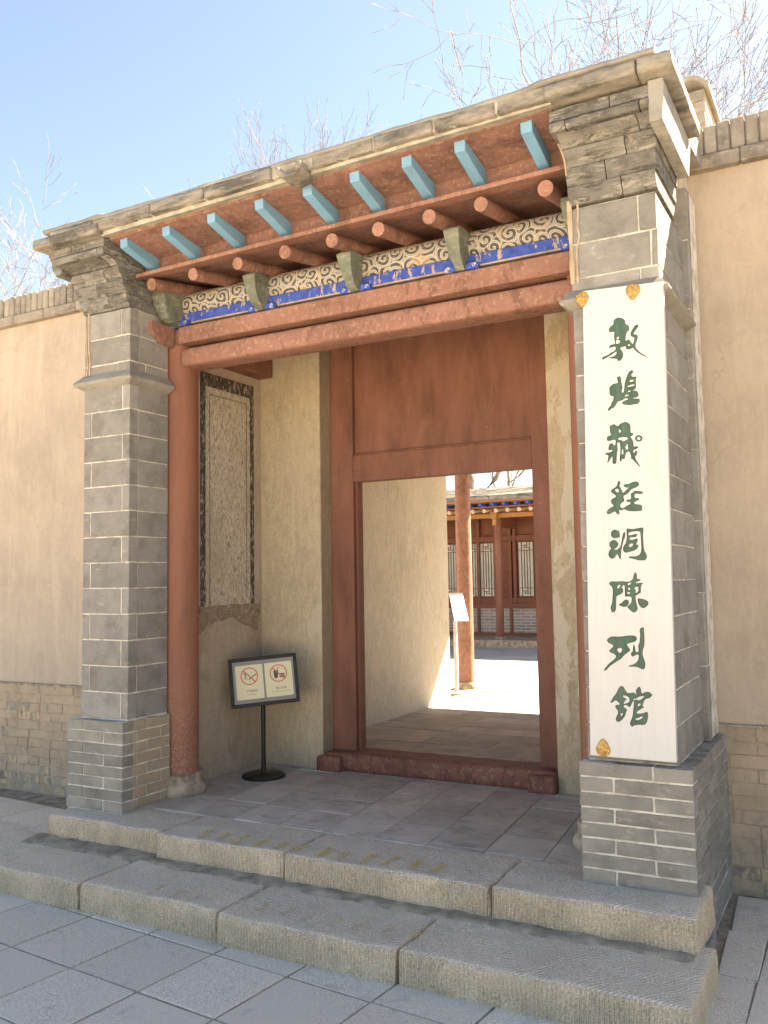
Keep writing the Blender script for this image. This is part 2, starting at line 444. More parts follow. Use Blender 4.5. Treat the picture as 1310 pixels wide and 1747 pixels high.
def roofstone():
    a = NT('weathered_eave_stone')
    p = a.pos(rand=6)
    n = a.noise(a.pos((0.5, 1, 1.5), rand=6), 7, 10, 0.7)
    col = a.ramp(n, [(0.34, (0.095, 0.093, 0.088)), (0.45, (0.185, 0.176, 0.16)), (0.56, (0.265, 0.247, 0.218)), (0.72, (0.36, 0.338, 0.30))])
    nm = a.bump(a.noise(p, 25, 10, 0.75), 0.6, 0.012)
    return a.fin(col, nm, 0.95)
M['roof_stone'] = roofstone()
M['roof_mud'] = simple('pale_mud_roof', (0.30, 0.282, 0.252), 0.12, 5, 0.95, 0.5, 40)
M['hall_roof'] = simple('hall_weathered_roof', (0.20, 0.18, 0.15), 0.2, 3, 0.95, 0.4, 20, (0.4, 1, 1))
M['lime'] = simple('pale_lime_bedding', (0.38, 0.355, 0.312), 0.14, 12, 0.95, 0.7, 50)
def board_white():
    a = NT('white_board_paint')
    c = (0.53, 0.54, 0.545)
    g = a.noise(a.pos((1, 1, 0.06)), 40, 8, 0.7)
    col = a.ramp(g, [(0.35, tuple(x*0.955 for x in c)), (0.6, c)])
    d = a.noise(a.pos((1, 1, 0.5)), 5, 9, 0.7, 0.6)
    col = a.mix(a.ramp(d, [(0.54, 0.0), (0.75, 0.35)]), col, (0.45, 0.43, 0.38))
    f = a.noise(a.pos(), 26, 10, 0.8)
    col = a.mix(a.ramp(f, [(0.70, 0.0), (0.73, 0.6)]), col, (0.34, 0.29, 0.22))
    return a.fin(col, a.bump(g, 0.12, 0.002), 0.5)
M['white'] = board_white()
M['carve'] = simple('green_carved_floor', (0.06, 0.11, 0.084), 0.12, 30, 0.6, 0.2, 60, (1, 1, 0.2))
M['carve_rim_shade'] = simple('dark_green_edge_shade', (0.016, 0.028, 0.023), 0.05, 20, 0.7, 0)  # shadow along the carved edges, put into the colour as darker green
def gold():
    a = NT('tarnished_gold_leaf')
    n = a.noise(a.pos(), 90, 8, 0.75)
    col = a.ramp(n, [(0.3, (0.16, 0.09, 0.03)), (0.5, (0.42, 0.25, 0.08)), (0.7, (0.60, 0.44, 0.18))])
    a.b.inputs['Metallic'].default_value = 0.35
    return a.fin(col, a.bump(n, 0.3, 0.003), 0.5)
M['gold'] = gold()
M['black'] = simple('black_painted_metal', (0.018, 0.02, 0.018), 0.1, 10, 0.42, 0)
M['grey_panel'] = simple('grey_sign_backing', (0.235, 0.232, 0.225), 0.04, 4, 0.5, 0)
M['cream'] = simple('cream_sign_card', (0.66, 0.635, 0.44), 0.02, 3, 0.4, 0)
M['sign_red'] = simple('sign_red_ink', (0.60, 0.125, 0.095), 0.02, 3, 0.5, 0)
M['sign_ink'] = simple('sign_dark_ink', (0.095, 0.08, 0.08), 0.02, 3, 0.5, 0)
M['steel'] = simple('grey_steel', (0.42, 0.43, 0.43), 0.05, 8, 0.4, 0)
M['print'] = simple('pale_grey_print', (0.62, 0.61, 0.59), 0.02, 3, 0.5, 0)
M['paper'] = simple('white_info_panel', (0.82, 0.81, 0.79), 0.02, 3, 0.5, 0)
M['lattice_glass'] = simple('pale_papered_pane', (0.46, 0.52, 0.48), 0.08, 3, 0.5, 0)
M['hall_blue'] = simple('hall_blue_rafter', (0.03, 0.10, 0.50), 0.05, 8, 0.6, 0)
M['hall_round'] = simple('hall_painted_rafter_end', (0.55, 0.40, 0.27), 0.15, 40, 0.7, 0)
M['bark'] = simple('pale_bark', (0.24, 0.215, 0.19), 0.2, 6, 0.9, 0.4, 30)
M['twig'] = simple('pale_twig_bark', (0.21, 0.19, 0.175), 0.2, 3, 0.9, 0)
M['charcoal'] = None
def charcoal():
    a = NT('worn_charcoal_border')
    n = a.noise(a.pos((1, 2.0, 0.7)), 26, 10, 0.78)
    col = a.ramp(n, [(0.42, (0.055, 0.05, 0.045)), (0.56, (0.10, 0.092, 0.08)), (0.60, (0.42, 0.36, 0.28)), (0.8, (0.52, 0.46, 0.37))])
    return a.fin(col, a.bump(n, 0.5, 0.004), 0.95)
M['charcoal'] = charcoal()
def panel_plaster():
    a = NT('flaking_whitewash_panel')
    n = a.noise(a.pos((1, 2.0, 0.8)), 38, 12, 0.82, 0.8)
    col = a.ramp(n, [(0.38, (0.17, 0.14, 0.105)), (0.46, (0.42, 0.37, 0.31)), (0.56, (0.60, 0.555, 0.48)), (0.75, (0.70, 0.66, 0.59))])
    b = a.noise(a.pos((1, 1, 0.5)), 4, 6)
    col = a.mix(a.ramp(b, [(0.45, 0.0), (0.68, 0.5)]), col, (0.40, 0.34, 0.26))
    return a.fin(col, a.bump(n, 0.7, 0.006), 0.95)
M['panel'] = panel_plaster()
def brickwall_tex():
    a = NT('far_grey_brickwork')
    b = a.n('ShaderNodeTexBrick')
    b.inputs['Color1'].default_value = (0.22, 0.21, 0.20, 1); b.inputs['Color2'].default_value = (0.30, 0.285, 0.27, 1)
    b.inputs['Mortar'].default_value = (0.50, 0.48, 0.45, 1)
    b.inputs['Scale'].default_value = 1.0
    b.inputs['Brick Width'].default_value = 0.24; b.inputs['Row Height'].default_value = 0.065; b.inputs['Mortar Size'].default_value = 0.006
    g = a.n('ShaderNodeNewGeometry'); s = a.n('ShaderNodeSeparateXYZ'); c = a.n('ShaderNodeCombineXYZ')
    a.l(g.outputs['Position'], s.inputs[0]); a.l(s.outputs[0], c.inputs[0]); a.l(s.outputs[2], c.inputs[1]); a.l(c.outputs[0], b.inputs['Vector'])
    return a.fin(b.outputs[0], None, 0.9)
M['far_brick'] = brickwall_tex()
def yellow_paint():
    a = NT('faded_yellow_paint')
    n = a.noise(a.pos(), 55, 9, 0.75)
    tr = a.n('ShaderNodeBsdfTransparent'); mx = a.n('ShaderNodeMixShader')
    a.fin((0.66, 0.44, 0.09), None, 0.9)
    a.l(a.ramp(n, [(0.40, 0.0), (0.60, 0.72)]), mx.inputs[0]); a.l(tr.outputs[0], mx.inputs[1]); a.l(a.b.outputs[0], mx.inputs[2]); a.l(mx.outputs[0], a.out.inputs[0])
    return a.m
M['yellow'] = yellow_paint()
def yellow_faint():
    a = NT('nearly_gone_yellow_paint')
    n = a.noise(a.pos(), 55, 9, 0.75)
    tr = a.n('ShaderNodeBsdfTransparent'); mx = a.n('ShaderNodeMixShader')
    a.fin((0.60, 0.42, 0.16), None, 0.9)
    a.l(a.ramp(n, [(0.44, 0.0), (0.62, 0.6)]), mx.inputs[0]); a.l(tr.outputs[0], mx.inputs[1]); a.l(a.b.outputs[0], mx.inputs[2]); a.l(mx.outputs[0], a.out.inputs[0])
    return a.m
M['yellow_faint'] = yellow_faint()

# ------------------------------------------------------------------ object helpers
WLOC = {}
def place(o, parent):
    COL.objects.link(o)
    if parent is not None:
        o.parent = parent
        o.matrix_parent_inverse = Matrix.Translation(-WLOC[parent.name])
def obj(name, mesh, mat, parent=None, loc=(0, 0, 0), rot=None, smooth=False):
    o = bpy.data.objects.new(name, mesh)
    if mat is not None and not mesh.materials:
        for m_ in (mat if isinstance(mat, list) else [mat]): mesh.materials.append(m_)
    elif mat is not None and mesh.materials[0] is not mat and not isinstance(mat, list):
        o.material_slots[0].link = 'OBJECT'; o.material_slots[0].material = mat
    o.location = loc
    if rot: o.rotation_euler = rot
    place(o, parent)
    WLOC[o.name] = Vector(loc)
    if smooth: mesh.shade_smooth()
    return o
def thing(name, label, cat, loc, group=None):
    o = bpy.data.objects.new(name, None)
    COL.objects.link(o)
    o.location = loc
    o.empty_display_size = 0.2
    o['label'] = label; o['category'] = cat
    if group: o['group'] = group
    WLOC[o.name] = Vector(loc)
    return o
def structure(o):
    o['kind'] = 'structure'
    return o
def bm_mesh(bm, name='m'):
    me = bpy.data.meshes.new(name)
    bm.normal_update(); bm.to_mesh(me); bm.free()
    return me
_boxcache = {}
def box_mesh(sx, sy, sz, bev=0.004):
    k = (round(sx*500), round(sy*500), round(sz*500), bev)
    if k in _boxcache: return _boxcache[k]
    bm = bmesh.new()
    bmesh.ops.create_cube(bm, size=1)
    bmesh.ops.scale(bm, vec=(sx, sy, sz), verts=bm.verts)
    if bev: bmesh.ops.bevel(bm, geom=list(bm.edges), offset=min(bev, sx*0.3, sy*0.3, sz*0.3), segments=1, affect='EDGES')
    if bev and bev <= 0.006 and max(sx, sy, sz) < 0.7:
        for v in bm.verts: v.co += Vector((random.uniform(-1, 1), random.uniform(-1, 1), random.uniform(-1, 1)))*0.0024
    me = bm_mesh(bm)
    _boxcache[k] = me
    return me
def piece(name, x0, x1, y0, y1, z0, z1, mat, parent, bev=0.004, jit=0.0, tilt=0.0):
    me = box_mesh(x1-x0, y1-y0, z1-z0, bev)
    if me.materials and me.materials[0] is not mat:
        k = (me.name, mat.name)
        if k not in _boxcache:
            c = me.copy(); c.materials.clear(); c.materials.append(mat); _boxcache[k] = c
        me = _boxcache[k]
    elif not me.materials: me.materials.append(mat)
    o = bpy.data.objects.new(name, me)
    j = (lambda: random.uniform(-jit, jit))
    o.location = ((x0+x1)/2+j()*0.5, (y0+y1)/2+j(), (z0+z1)/2+j()*0.4)
    if tilt: o.rotation_euler = (random.uniform(-tilt, tilt), random.uniform(-tilt, tilt)*0.4, random.uniform(-tilt, tilt))
    place(o, parent)
    WLOC[o.name] = Vector(o.location)
    return o
def prism(pts, axis, a0, a1, bev=0.0):
    """pts: 2D outline; axis 'x': pts are (y,z); 'y': (x,z); 'z': (x,y)"""
    bm = bmesh.new()
    def mk(p, a):
        return {'x': (a, p[0], p[1]), 'y': (p[0], a, p[1]), 'z': (p[0], p[1], a)}[axis]
    A = [bm.verts.new(mk(p, a0)) for p in pts]; B = [bm.verts.new(mk(p, a1)) for p in pts]
    n = len(pts)
    bm.faces.new(A); bm.faces.new(B[::-1])
    for i in range(n): bm.faces.new((A[i], B[i], B[(i+1) % n], A[(i+1) % n]))
    bmesh.ops.recalc_face_normals(bm, faces=bm.faces)
    if bev: bmesh.ops.bevel(bm, geom=list(bm.edges), offset=bev, segments=1, affect='EDGES')
    return bm_mesh(bm)
def rough_block(x0, x1, y0, y1, z0, z1, res=0.035, amp=0.006, rnd=0.018, freq=6.0, seed=0.0):
    """stone block with worn, uneven faces; front (-y) faces get slot 1"""
    bm = bmesh.new()
    def ax(a, b):
        n = max(2, int(round((b-a)/res))); return [a+(b-a)*i/n for i in range(n+1)]
    X, Y, Z = ax(x0, x1), ax(y0, y1), ax(z0, z1)
    V = {}
    def vert(i, j, k):
        if (i, j, k) not in V: V[(i, j, k)] = bm.verts.new((X[i], Y[j], Z[k]))
        return V[(i, j, k)]
    nx, ny, nz = len(X)-1, len(Y)-1, len(Z)-1
    for i in range(nx):
        for j in range(ny):
            bm.faces.new((vert(i, j, nz), vert(i+1, j, nz), vert(i+1, j+1, nz), vert(i, j+1, nz)))
            bm.faces.new((vert(i, j, 0), vert(i, j+1, 0), vert(i+1, j+1, 0), vert(i+1, j, 0)))
        for k in range(nz):
            bm.faces.new((vert(i, 0, k), vert(i+1, 0, k), vert(i+1, 0, k+1), vert(i, 0, k+1))).material_index = 1
            bm.faces.new((vert(i, ny, k), vert(i, ny, k+1), vert(i+1, ny, k+1), vert(i+1, ny, k)))
    for j in range(ny):
        for k in range(nz):
            bm.faces.new((vert(0, j, k), vert(0, j, k+1), vert(0, j+1, k+1), vert(0, j+1, k))).material_index = 1
            bm.faces.new((vert(nx, j, k), vert(nx, j+1, k), vert(nx, j+1, k+1), vert(nx, j, k+1))).material_index = 1
    c = Vector(((x0+x1)/2, (y0+y1)/2, (z0+z1)/2)); h = Vector(((x1-x0)/2, (y1-y0)/2, (z1-z0)/2))
    for v in bm.verts:
        d = v.co - c
        # round the edges: pull in toward the rounded box
        q = Vector((max(abs(d.x)-(h.x-rnd), 0), max(abs(d.y)-(h.y-rnd), 0), max(abs(d.z)-(h.z-rnd), 0)))
        L = q.length
        if L > rnd:
            s = rnd/L
            for ax_ in range(3):
                if q[ax_] > 0:
                    d[ax_] = math.copysign(h[ax_]-rnd+q[ax_]*s, d[ax_])
        p = c + d
        nn = mnoise.noise_vector(p*freq + Vector((seed, seed*1.7, 0)))
        n2 = mnoise.noise_vector(p*freq*4 + Vector((seed, 0, seed)))
        v.co = p + nn*amp + n2*amp*0.4
    me = bm_mesh(bm)
    me.shade_smooth()
    return me
def tube_rows(rows, cap=True):
    """rows: list of rings (lists of Vector) -> bmesh mesh"""
    bm = bmesh.new()
    R = [[bm.verts.new(p) for p in r] for r in rows]
    n = len(R[0])
    for a, b in zip(R, R[1:]):
        for i in range(n): bm.faces.new((a[i], a[(i+1) % n], b[(i+1) % n], b[i]))
    if cap:
        bm.faces.new(R[0][::-1]); bm.faces.new(R[-1])
    bmesh.ops.recalc_face_normals(bm, faces=bm.faces)
    return bm_mesh(bm)
def lathe(cx, cy, prof, n=32, amp=0.0, freq=8):
    rows = []
    for r, z in prof:
        ring = []
        for i in range(n):
            t = 2*math.pi*i/n
            p = Vector((cx+r*math.cos(t), cy+r*math.sin(t), z))
            if amp: p += mnoise.noise_vector(p*freq)*amp
            ring.append(p)
        rows.append(ring)
    me = tube_rows(rows)
    return me
def rod(p0, p1, r0, r1, n=16):
    p0, p1 = Vector(p0), Vector(p1)
    d = (p1-p0).normalized()
    a = d.orthogonal().normalized(); b = d.cross(a)
    return tube_rows([[p+a*r*math.cos(2*math.pi*i/n)+b*r*math.sin(2*math.pi*i/n) for i in range(n)] for p, r in ((p0, r0), (p1, r1))])
def smooth_sides(me, ang=40):
    me.shade_smooth()
    try: me.set_sharp_from_angle(angle=math.radians(ang))
    except Exception: pass
    return me

# ================================================================== GROUND AND FLOORS
ZP = 0.272
bm = bmesh.new(); bmesh.ops.create_grid(bm, x_segments=1, y_segments=1, size=400)
structure(obj('ground', bm_mesh(bm), M['ground'], loc=(0, 0, -0.03)))
# bedding under the street paving
bm = bmesh.new(); bmesh.ops.create_grid(bm, x_segments=1, y_segments=1, size=1)
pav = structure(obj('pavement', prism([(-14, -6), (10, -6), (10, 4.98), (-14, 4.98)], 'z', -0.02, -0.006), M['dirt']))
def polypiece(name, pts, z0, z1, mat, parent, bev=0.004):
    cx = sum(p[0] for p in pts)/4; cy = sum(p[1] for p in pts)/4
    me = prism([(p[0]-cx, p[1]-cy) for p in pts], 'z', 0, z1-z0, bev)
    return obj(name, me, mat, parent, (cx, cy, z0+random.uniform(-0.0025, 0.002)))
th = math.radians(-5.2); S = 0.418
cs, sn = math.cos(th), math.sin(th)
slab_me = prism([(-S/2+0.006, -S/2+0.006), (S/2-0.006, -S/2+0.006), (S/2-0.006, S/2-0.006), (-S/2+0.006, S/2-0.006)], 'z', -0.02, 0.0, 0.003)
slab_me.materials.append(M['paving'])
rest = bmesh.new()
slabs = []
for i in range(-24, 26):
    for j in range(-16, 12):
        lx, ly = (i+0.5)*S, (j+0.5)*S
        x = -3.463 + lx*cs - ly*sn; y = 2.794 + lx*sn + ly*cs
        if x > -0.62-S*0.55 and y > 3.0: continue
        if x > 4 or x < -12: continue
        if y > 4.75: continue
        if -4.1 < x < -0.6 and y > 3.55: continue
        vis = (x < -0.3 and y > 2.2 and x > -6.9)
        if vis: slabs.append((x, y))
        else:
            mm = Matrix.Translation((x, y, 0)) @ Matrix.Rotation(th, 4, 'Z')
            bmesh.ops.create_grid(rest, x_segments=1, y_segments=1, size=S/2-0.004, matrix=mm)
for x, y in slabs:
    o = bpy.data.objects.new('paving_slab', slab_me)
    o.location = (x, y, random.uniform(-0.0015, 0.0015)); o.rotation_euler = (random.uniform(-.002, .002), random.uniform(-.002, .002), th+random.uniform(-.004, .004))
    place(o, pav)
o = obj('outer_paving_slabs', bm_mesh(rest), M['paving'], pav); o['kind'] = 'stuff'
# slabs east of the gate, laid in another direction
for ix, (xa, xb) in enumerate(((-0.625, -0.478), (-0.47, 0.01), (0.018, 0.5))):
    y = 4.86
    for r in range(4):
        y1 = y; y0 = y-0.478
        polypiece('paving_slab', [(xa+0.02*(y0-4)*(-1)*(ix == 0), y0), (xb+0.006, y0), (xb-0.002, y1), (xa-0.04*(ix == 0)*(y1-3.9), y1)], -0.02, 0.003, M['paving'], pav, 0.003)
        y = y0-0.006

# porch floor tiles
pf = structure(obj('porch_floor', prism([(-4.3, 4.12), (-1.0, 4.12), (-1.0, 5.75), (-4.3, 5.75)], 'z', 0.05, ZP-0.004), M['dirt']))
random.seed(3)
xs = [-4.19, -3.89, -3.585, -3.285, -2.98, -2.675, -2.37, -2.068, -1.762, -1.46, -1.16, -1.02]
for a, b in zip(xs, xs[1:]):
    y = 4.1 + random.choice((0.05, 0.06, 0.055))
    y = 4.105
    first = random.choice((0.06, 0.36, 0.33, 0.05))
    cuts = [y, y+first]
    while cuts[-1] < 5.44: cuts.append(cuts[-1]+random.choice((0.305, 0.305, 0.61)))
    cuts[-1] = 5.52
    for y0, y1 in zip(cuts, cuts[1:]):
        if y1-y0 < 0.03: continue
        sh = lambda yy: -0.09*(yy-4.5)
        polypiece('floor_tile', [(a+0.0018+sh(y0), y0+0.0018), (b-0.0018+sh(y0), y0+0.0018), (b-0.0018+sh(y1), y1-0.0018), (a+0.0018+sh(y1), y1-0.0018)], ZP-0.02, ZP, M['porch_tile'], pf, 0.002)
# passage floor
qf = structure(obj('passage_floor', prism([(-4.3, 5.75), (-1.0, 5.75), (-1.0, 10.0), (-4.3, 10.0)], 'z', 0.05, ZP-0.004), M['dirt']))
random.seed(5)
y = 5.76; row = 0
while y < 9.85:
    d = 0.302
    x = -4.25 - (0.3 if row % 2 else 0.0)
    while x < -1.05:
        wd = 0.605
        xa, xb = max(x, -4.28), min(x+wd, -1.02)
        if xb-xa > 0.05:
            polypiece('floor_tile', [(xa+.002, y+.002), (xb-.002, y+.002), (xb-.002-.0, y+d-.002), (xa+.002, y+d-.002)], ZP-0.02, ZP, M['passage_tile'], qf, 0.002)
        x += wd
    y += d; row += 1
cf = structure(obj('courtyard_floor', prism([(-30, 10.0), (12, 10.0), (12, 40), (-30, 40)], 'z', 0.1, ZP-0.006), M['court']))
structure(obj('courtyard_kerb', prism([(-9, 10.02), (3, 10.02), (3, 10.3), (-9, 10.3)], 'z', 0.1, ZP+0.004), M['stone']))
random.seed(11)
for i in range(9):
    for j in range(8):
        x0 = -8.6+j*0.92+(0.46 if i % 2 else 0); y0 = 10.32+i*0.55
        polypiece('paving_slab', [(x0+.003, y0+.003), (x0+.917, y0+.003), (x0+.917, y0+.547), (x0+.003, y0+.547)], ZP-0.02, ZP+0.002, M['court'], cf, 0.003)

# ================================================================== GATEHOUSE
G = thing('gatehouse', 'grey brick gatehouse with red columns, red door frame and teal rafter ends', 'gatehouse', (-2.54, 4.5, 0.27))

def brick_course(par, x0, x1, y0, y1, z0, z1, fj, sj, mat, smat, side='R', gap=0.0075, proud=0.0, depth=0.09, jit=0.0012):
    """one course of a pier seen on its front and on the side 'R' (x1) face. fj: joints on the front as fractions; sj: on the side.
    the corner brick runs along the front if fj says so; pieces are real boxes set in the mortar core"""
    g = gap/2
    fx = [x0]+[x0+(x1-x0)*f for f in fj]+[x1]
    for i, (a, b) in enumerate(zip(fx, fx[1:])):
        last = (i == len(fx)-2)
        piece('brick', a+(g if i else 0), b-(0 if last else g), y0-proud, y0+depth, z0+g, z1-g, mat, par, 0.003, jit, 0.003)
    sy = [y0+depth]+[y0+(y1-y0)*f for f in sj if y0+(y1-y0)*f > y0+depth+0.02]+[y1]
    for i, (a, b) in enumerate(zip(sy, sy[1:])):
        piece('brick', x1-depth, x1+proud, a+g, b-g, z0+g, z1-g, smat, par, 0.003, jit, 0.003)

def build_pier(is_left):
    if is_left:
        bx0, bx1, sx0, sx1 = -4.388, -3.925, -4.335, -3.945
        yb0, yb1, ys1 = 3.925, 4.335, 4.33
        zb = 0.262
    else:
        bx0, bx1, sx0, sx1 = -1.176, -0.690, -1.150, -0.757
        yb0, yb1, ys1 = 3.925, 4.90, 4.64
        zb = 0.272
    zt = 0.796
    y_s = 3.985
    core = bmesh.new()
    def cb(x0, x1, y0, y1, z0, z1, ins=0.0045):
        mm = Matrix.Translation(((x0+x1)/2, (y0+y1)/2, (z0+z1)/2)) @ Matrix.Diagonal((x1-x0-2*ins, y1-y0-2*ins, z1-z0, 1))
        bmesh.ops.create_cube(core, size=1, matrix=mm)
    cb(bx0, bx1, yb0, yb1, (0.0 if not is_left else 0.2), zt-0.004)
    cb(sx0, sx1, y_s, ys1, zt-0.01, 3.33)
    me = bm_mesh(core)
    par = obj('pier', me, M['mortar'], G)
    # base courses
    n = 8; ch = (zt-zb)/n
    for i in range(n):
        z0 = zb+i*ch; k = n-1-i
        fj = [0.30] if k % 2 == 0 else [0.655]
        if not is_left: fj = [0.66] if k % 2 == 0 else [0.31]
        brick_course(par, bx0, bx1, yb0, yb1, z0, z0+ch, fj, ([0.5] if k % 2 == 0 else [0.30, 0.8]) if is_left else ([0.27, 0.53, 0.8] if k % 2 else [0.40, 0.66, 0.92]),
                     M['brick_small'], M['brick_wash'] if is_left else M['brick_small'])
    if not is_left:
        # the east side stands on lower ground: further courses below the step level
        z1 = zb
        for i in range(4):
            z0 = z1-ch
            cuts = [3.99, 4.25, 4.5, 4.74, 4.9] if i % 2 else [3.99, 4.12, 4.38, 4.63, 4.9]
            for a, b in zip(cuts, cuts[1:]):
                piece('brick', bx1-0.09, bx1, a+0.003, b-0.003, max(z0, 0.0)+0.003, z1-0.003, M['brick_small'], par, 0.006, 0.003, 0.006)
            z1 = z0
    # shaft courses
    zs0, zs1, n = zt+0.002, 2.852, 13
    ch = (zs1-zs0)/n
    for i in range(n):
        z0 = zs0+i*ch
        long_front = (i % 2 == 1)
        if is_left:
            fj = [0.16] if long_front else [0.84]
            sj = [0.24] if long_front else []
        else:
            fj = [0.35, 0.88] if long_front else [0.6]
            sj = [0.55] if long_front else [0.30]
        brick_course(par, sx0, sx1, y_s, ys1, z0, z0+ch, fj, sj, M['brick'], M['brick'], depth=0.075)
    # string moulding
    prof = [(0.0, 2.842), (0.046, 2.868), (0.052, 2.876), (0.050, 2.888), (0.016, 2.924), (0.0, 2.942)]
    rows = []
    for d, z in prof:
        rows.append([Vector((sx0-d, y_s-d, z)), Vector((sx1+d, y_s-d, z)), Vector((sx1+d, ys1+(0 if is_left else 0.0), z)), Vector((sx0-d, ys1, z))])
    # subdivide so the stone can be uneven
    fine = []
    for r in rows:
        ring = []
        for a, b in zip(r, r[1:]+r[:1]):
            for q in range(14):
                p = a.lerp(b, q/14)
                ring.append(p + mnoise.noise_vector(p*14)*0.003)
        fine.append(ring)
    obj('string_course', smooth_sides(tube_rows(fine), 22), M['brick_small'], par)
    # upper shaft
    for z0, z1, fj, sj in ((2.935, 2.995, [0.72] if is_left else [0.8], [0.4]), (2.995, 3.162, [0.10] if is_left else [0.08, 0.93], [0.16]), (3.162, 3.333, [0.80], [])):
        brick_course(par, sx0, sx1, y_s, ys1, z0, z1, fj, sj, M['brick'], M['brick'], depth=0.075)
    # corbel courses stepping forward
    dz = 0.0 if is_left else 0.012
    courses = [  # z0, z1, y at bottom, y at top, x spread, joints
        (3.336, 3.412, 3.982, 3.952, 0.012, [0.62]),
        (3.414, 3.492, 3.950, 3.925, 0.022, [0.45]),
        (3.494, 3.566, 3.922, 3.888, 0.030, [0.68]),
        (3.568, 3.602, 3.872, 3.792, 0.030, [0.85]),
        (3.604, 3.650, 3.772, 3.756, 0.036, [0.88] if is_left else [0.17, 0.9]),
        (3.652, 3.700, 3.764, 3.764, 0.032, [0.37, 0.66] if is_left else [0.62]),
    ]
    yb = 4.40
    for ci, (z0, z1, ya, yc, sp, jn) in enumerate(courses):
        z0 += dz; z1 += dz
        xa, xb = sx0-(0.0 if not is_left else sp), sx1+(sp if not is_left else 0.0)
        if ci >= 4: xa -= 0.02; xb += 0.0
        fx = [xa]+[xa+(xb-xa)*f for f in jn]+[xb]
        for a, b in zip(fx, fx[1:]):
            h = z1-z0
            if ci == 4: pts = [(yc+0.012, z0), (yc, z0+h*0.3), (yc, z0+h*0.7), (yc+0.012, z1), (yb, z1), (yb, z0)]
            elif ci == 3: pts = [(ya, z0), (ya-0.012, z0+h*0.35), (ya-0.04, z0+h*0.7), (yc, z1), (yb, z1), (yb, z0)]
            else: pts = [(ya, z0), (ya-(ya-yc)*0.3, z0+h*0.25), (yc, z0+h*0.6), (yc-0.004, z1), (yb, z1), (yb, z0)]
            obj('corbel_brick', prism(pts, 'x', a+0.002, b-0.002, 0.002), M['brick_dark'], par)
    # scroll bracket on the outer side
    if is_left:
        pts = [(-4.352, 3.706), (-4.455, 3.706), (-4.465, 3.690), (-4.450, 3.662), (-4.432, 3.640), (-4.440, 3.615), (-4.428, 3.588), (-4.405, 3.566), (-4.40, 3.548), (-4.352, 3.548)]
    else:
        pts = [(-0.727, 3.728), (-0.664, 3.728), (-0.660, 3.700), (-0.664, 3.64), (-0.668, 3.60), (-0.672, 3.545), (-0.727, 3.545)]
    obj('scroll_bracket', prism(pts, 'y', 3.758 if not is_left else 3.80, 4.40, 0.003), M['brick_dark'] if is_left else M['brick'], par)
    # infill behind the corbels up to the roof
    piece('corbel_core', sx0+0.01, sx1-0.01, 4.02, 4.42, 3.32, 3.71, M['mortar'], par, 0)
    # cap stones
    if is_left:
        for a, b, s in ((-4.482, -4.322, 1), (-4.318, -3.93, 2)):
            obj('cap_stone', rough_block(a, b, 3.688, 4.42, 3.704, 3.762, 0.019, 0.0035, 0.006, 9, s), [M['roof_stone'], M['roof_stone']], par)
    else:
        for a, b, s in ((-1.165, -0.762, 3), (-0.757, -0.611, 4)):
            obj('cap_stone', rough_block(a, b, 3.688, 4.40, 3.735 if s == 4 else 3.74, 3.80, 0.02, 0.0035, 0.006, 9, s), [M['roof_stone'], M['roof_stone']], par)
    return par
random.seed(21)
PL = build_pier(True)
random.seed(22)
PR = build_pier(False)

def drip(px, y, wid, parent):
    pts = [at_y(u, v, y) for u, v in px]
    L, R = [], []
    bm = bmesh.new()
    for i, p in enumerate(pts):
        h = wid*(0.7+0.6*random.random())/2
        L.append(bm.verts.new(p+Vector((-h, 0, 0)))); R.append(bm.verts.new(p+Vector((h, 0, 0))))
    for i in range(len(pts)-1): bm.faces.new((L[i], R[i], R[i+1], L[i+1]))
    r = bmesh.ops.extrude_face_region(bm, geom=list(bm.faces))
    for v in [q for q in r['geom'] if isinstance(q, bmesh.types.BMVert)]: v.co.y += 0.006
    bmesh.ops.recalc_face_normals(bm, faces=bm.faces)
    obj('clay_drip', bm_mesh(bm), M['mortar_tan'], parent)
random.seed(77)
drip([(151, 535), (152, 560), (151, 590), (153, 620), (152, 640)], 3.980, 0.012, PL)
drip([(146, 540), (147, 575), (148, 600), (150, 625), (147, 642)], 3.980, 0.008, PL)
drip([(970, 343), (972, 380), (974, 420), (976, 455), (977, 485)], 3.980, 0.02, PR)
drip([(984, 340), (986, 362), (985, 390), (988, 400), (984, 425), (984, 450), (986, 482)], 3.980, 0.009, PR)
drip([(952, 245), (958, 260), (963, 275), (966, 300)], 3.885, 0.010, PR)
random.seed(78)
for i in range(7):
    x0 = -0.685+random.uniform(-.02, .0); y0 = 3.74+i*0.045; z0 = random.uniform(0.0, 0.16)
    obj('broken_brick', rough_block(x0, x0+random.uniform(.035, .05), y0, y0+random.uniform(.06, .12), z0, z0+random.uniform(.05, .09), 0.02, 0.012, 0.012, 14, i*5.3), [M['brick_small'], M['brick_small']], PR)

# columns of the porch with stone feet
def column(cx, cy, zb, zt, r0, r1, foot_r, mat):
    col = obj('column', smooth_sides(lathe(cx, cy, [(r0*1.0, zb), (r0, zb+0.3), ((r0+r1)/2*1.005, (zb+zt)/2), (r1, zt)], 40)), mat, G)
    me = lathe(cx, cy, [(foot_r*0.93, ZP-0.02), (foot_r, ZP+0.02), (foot_r*0.985, ZP+0.05), (foot_r*0.86, ZP+0.085), (foot_r*0.90, zb-0.005), (foot_r*0.80, zb+0.006)], 40, 0.008, 9)
    obj('stone_foot', smooth_sides(me, 60), M['stone'], col)
    return col
column(-3.985, 4.475, 0.40, 3.17, 0.132, 0.126, 0.180, M['red_col'])
column(-1.19, 4.475, 0.40, 3.17, 0.132, 0.126, 0.180, M['red_col'])

def dzx(x): return 0.0165*(x+3.9)
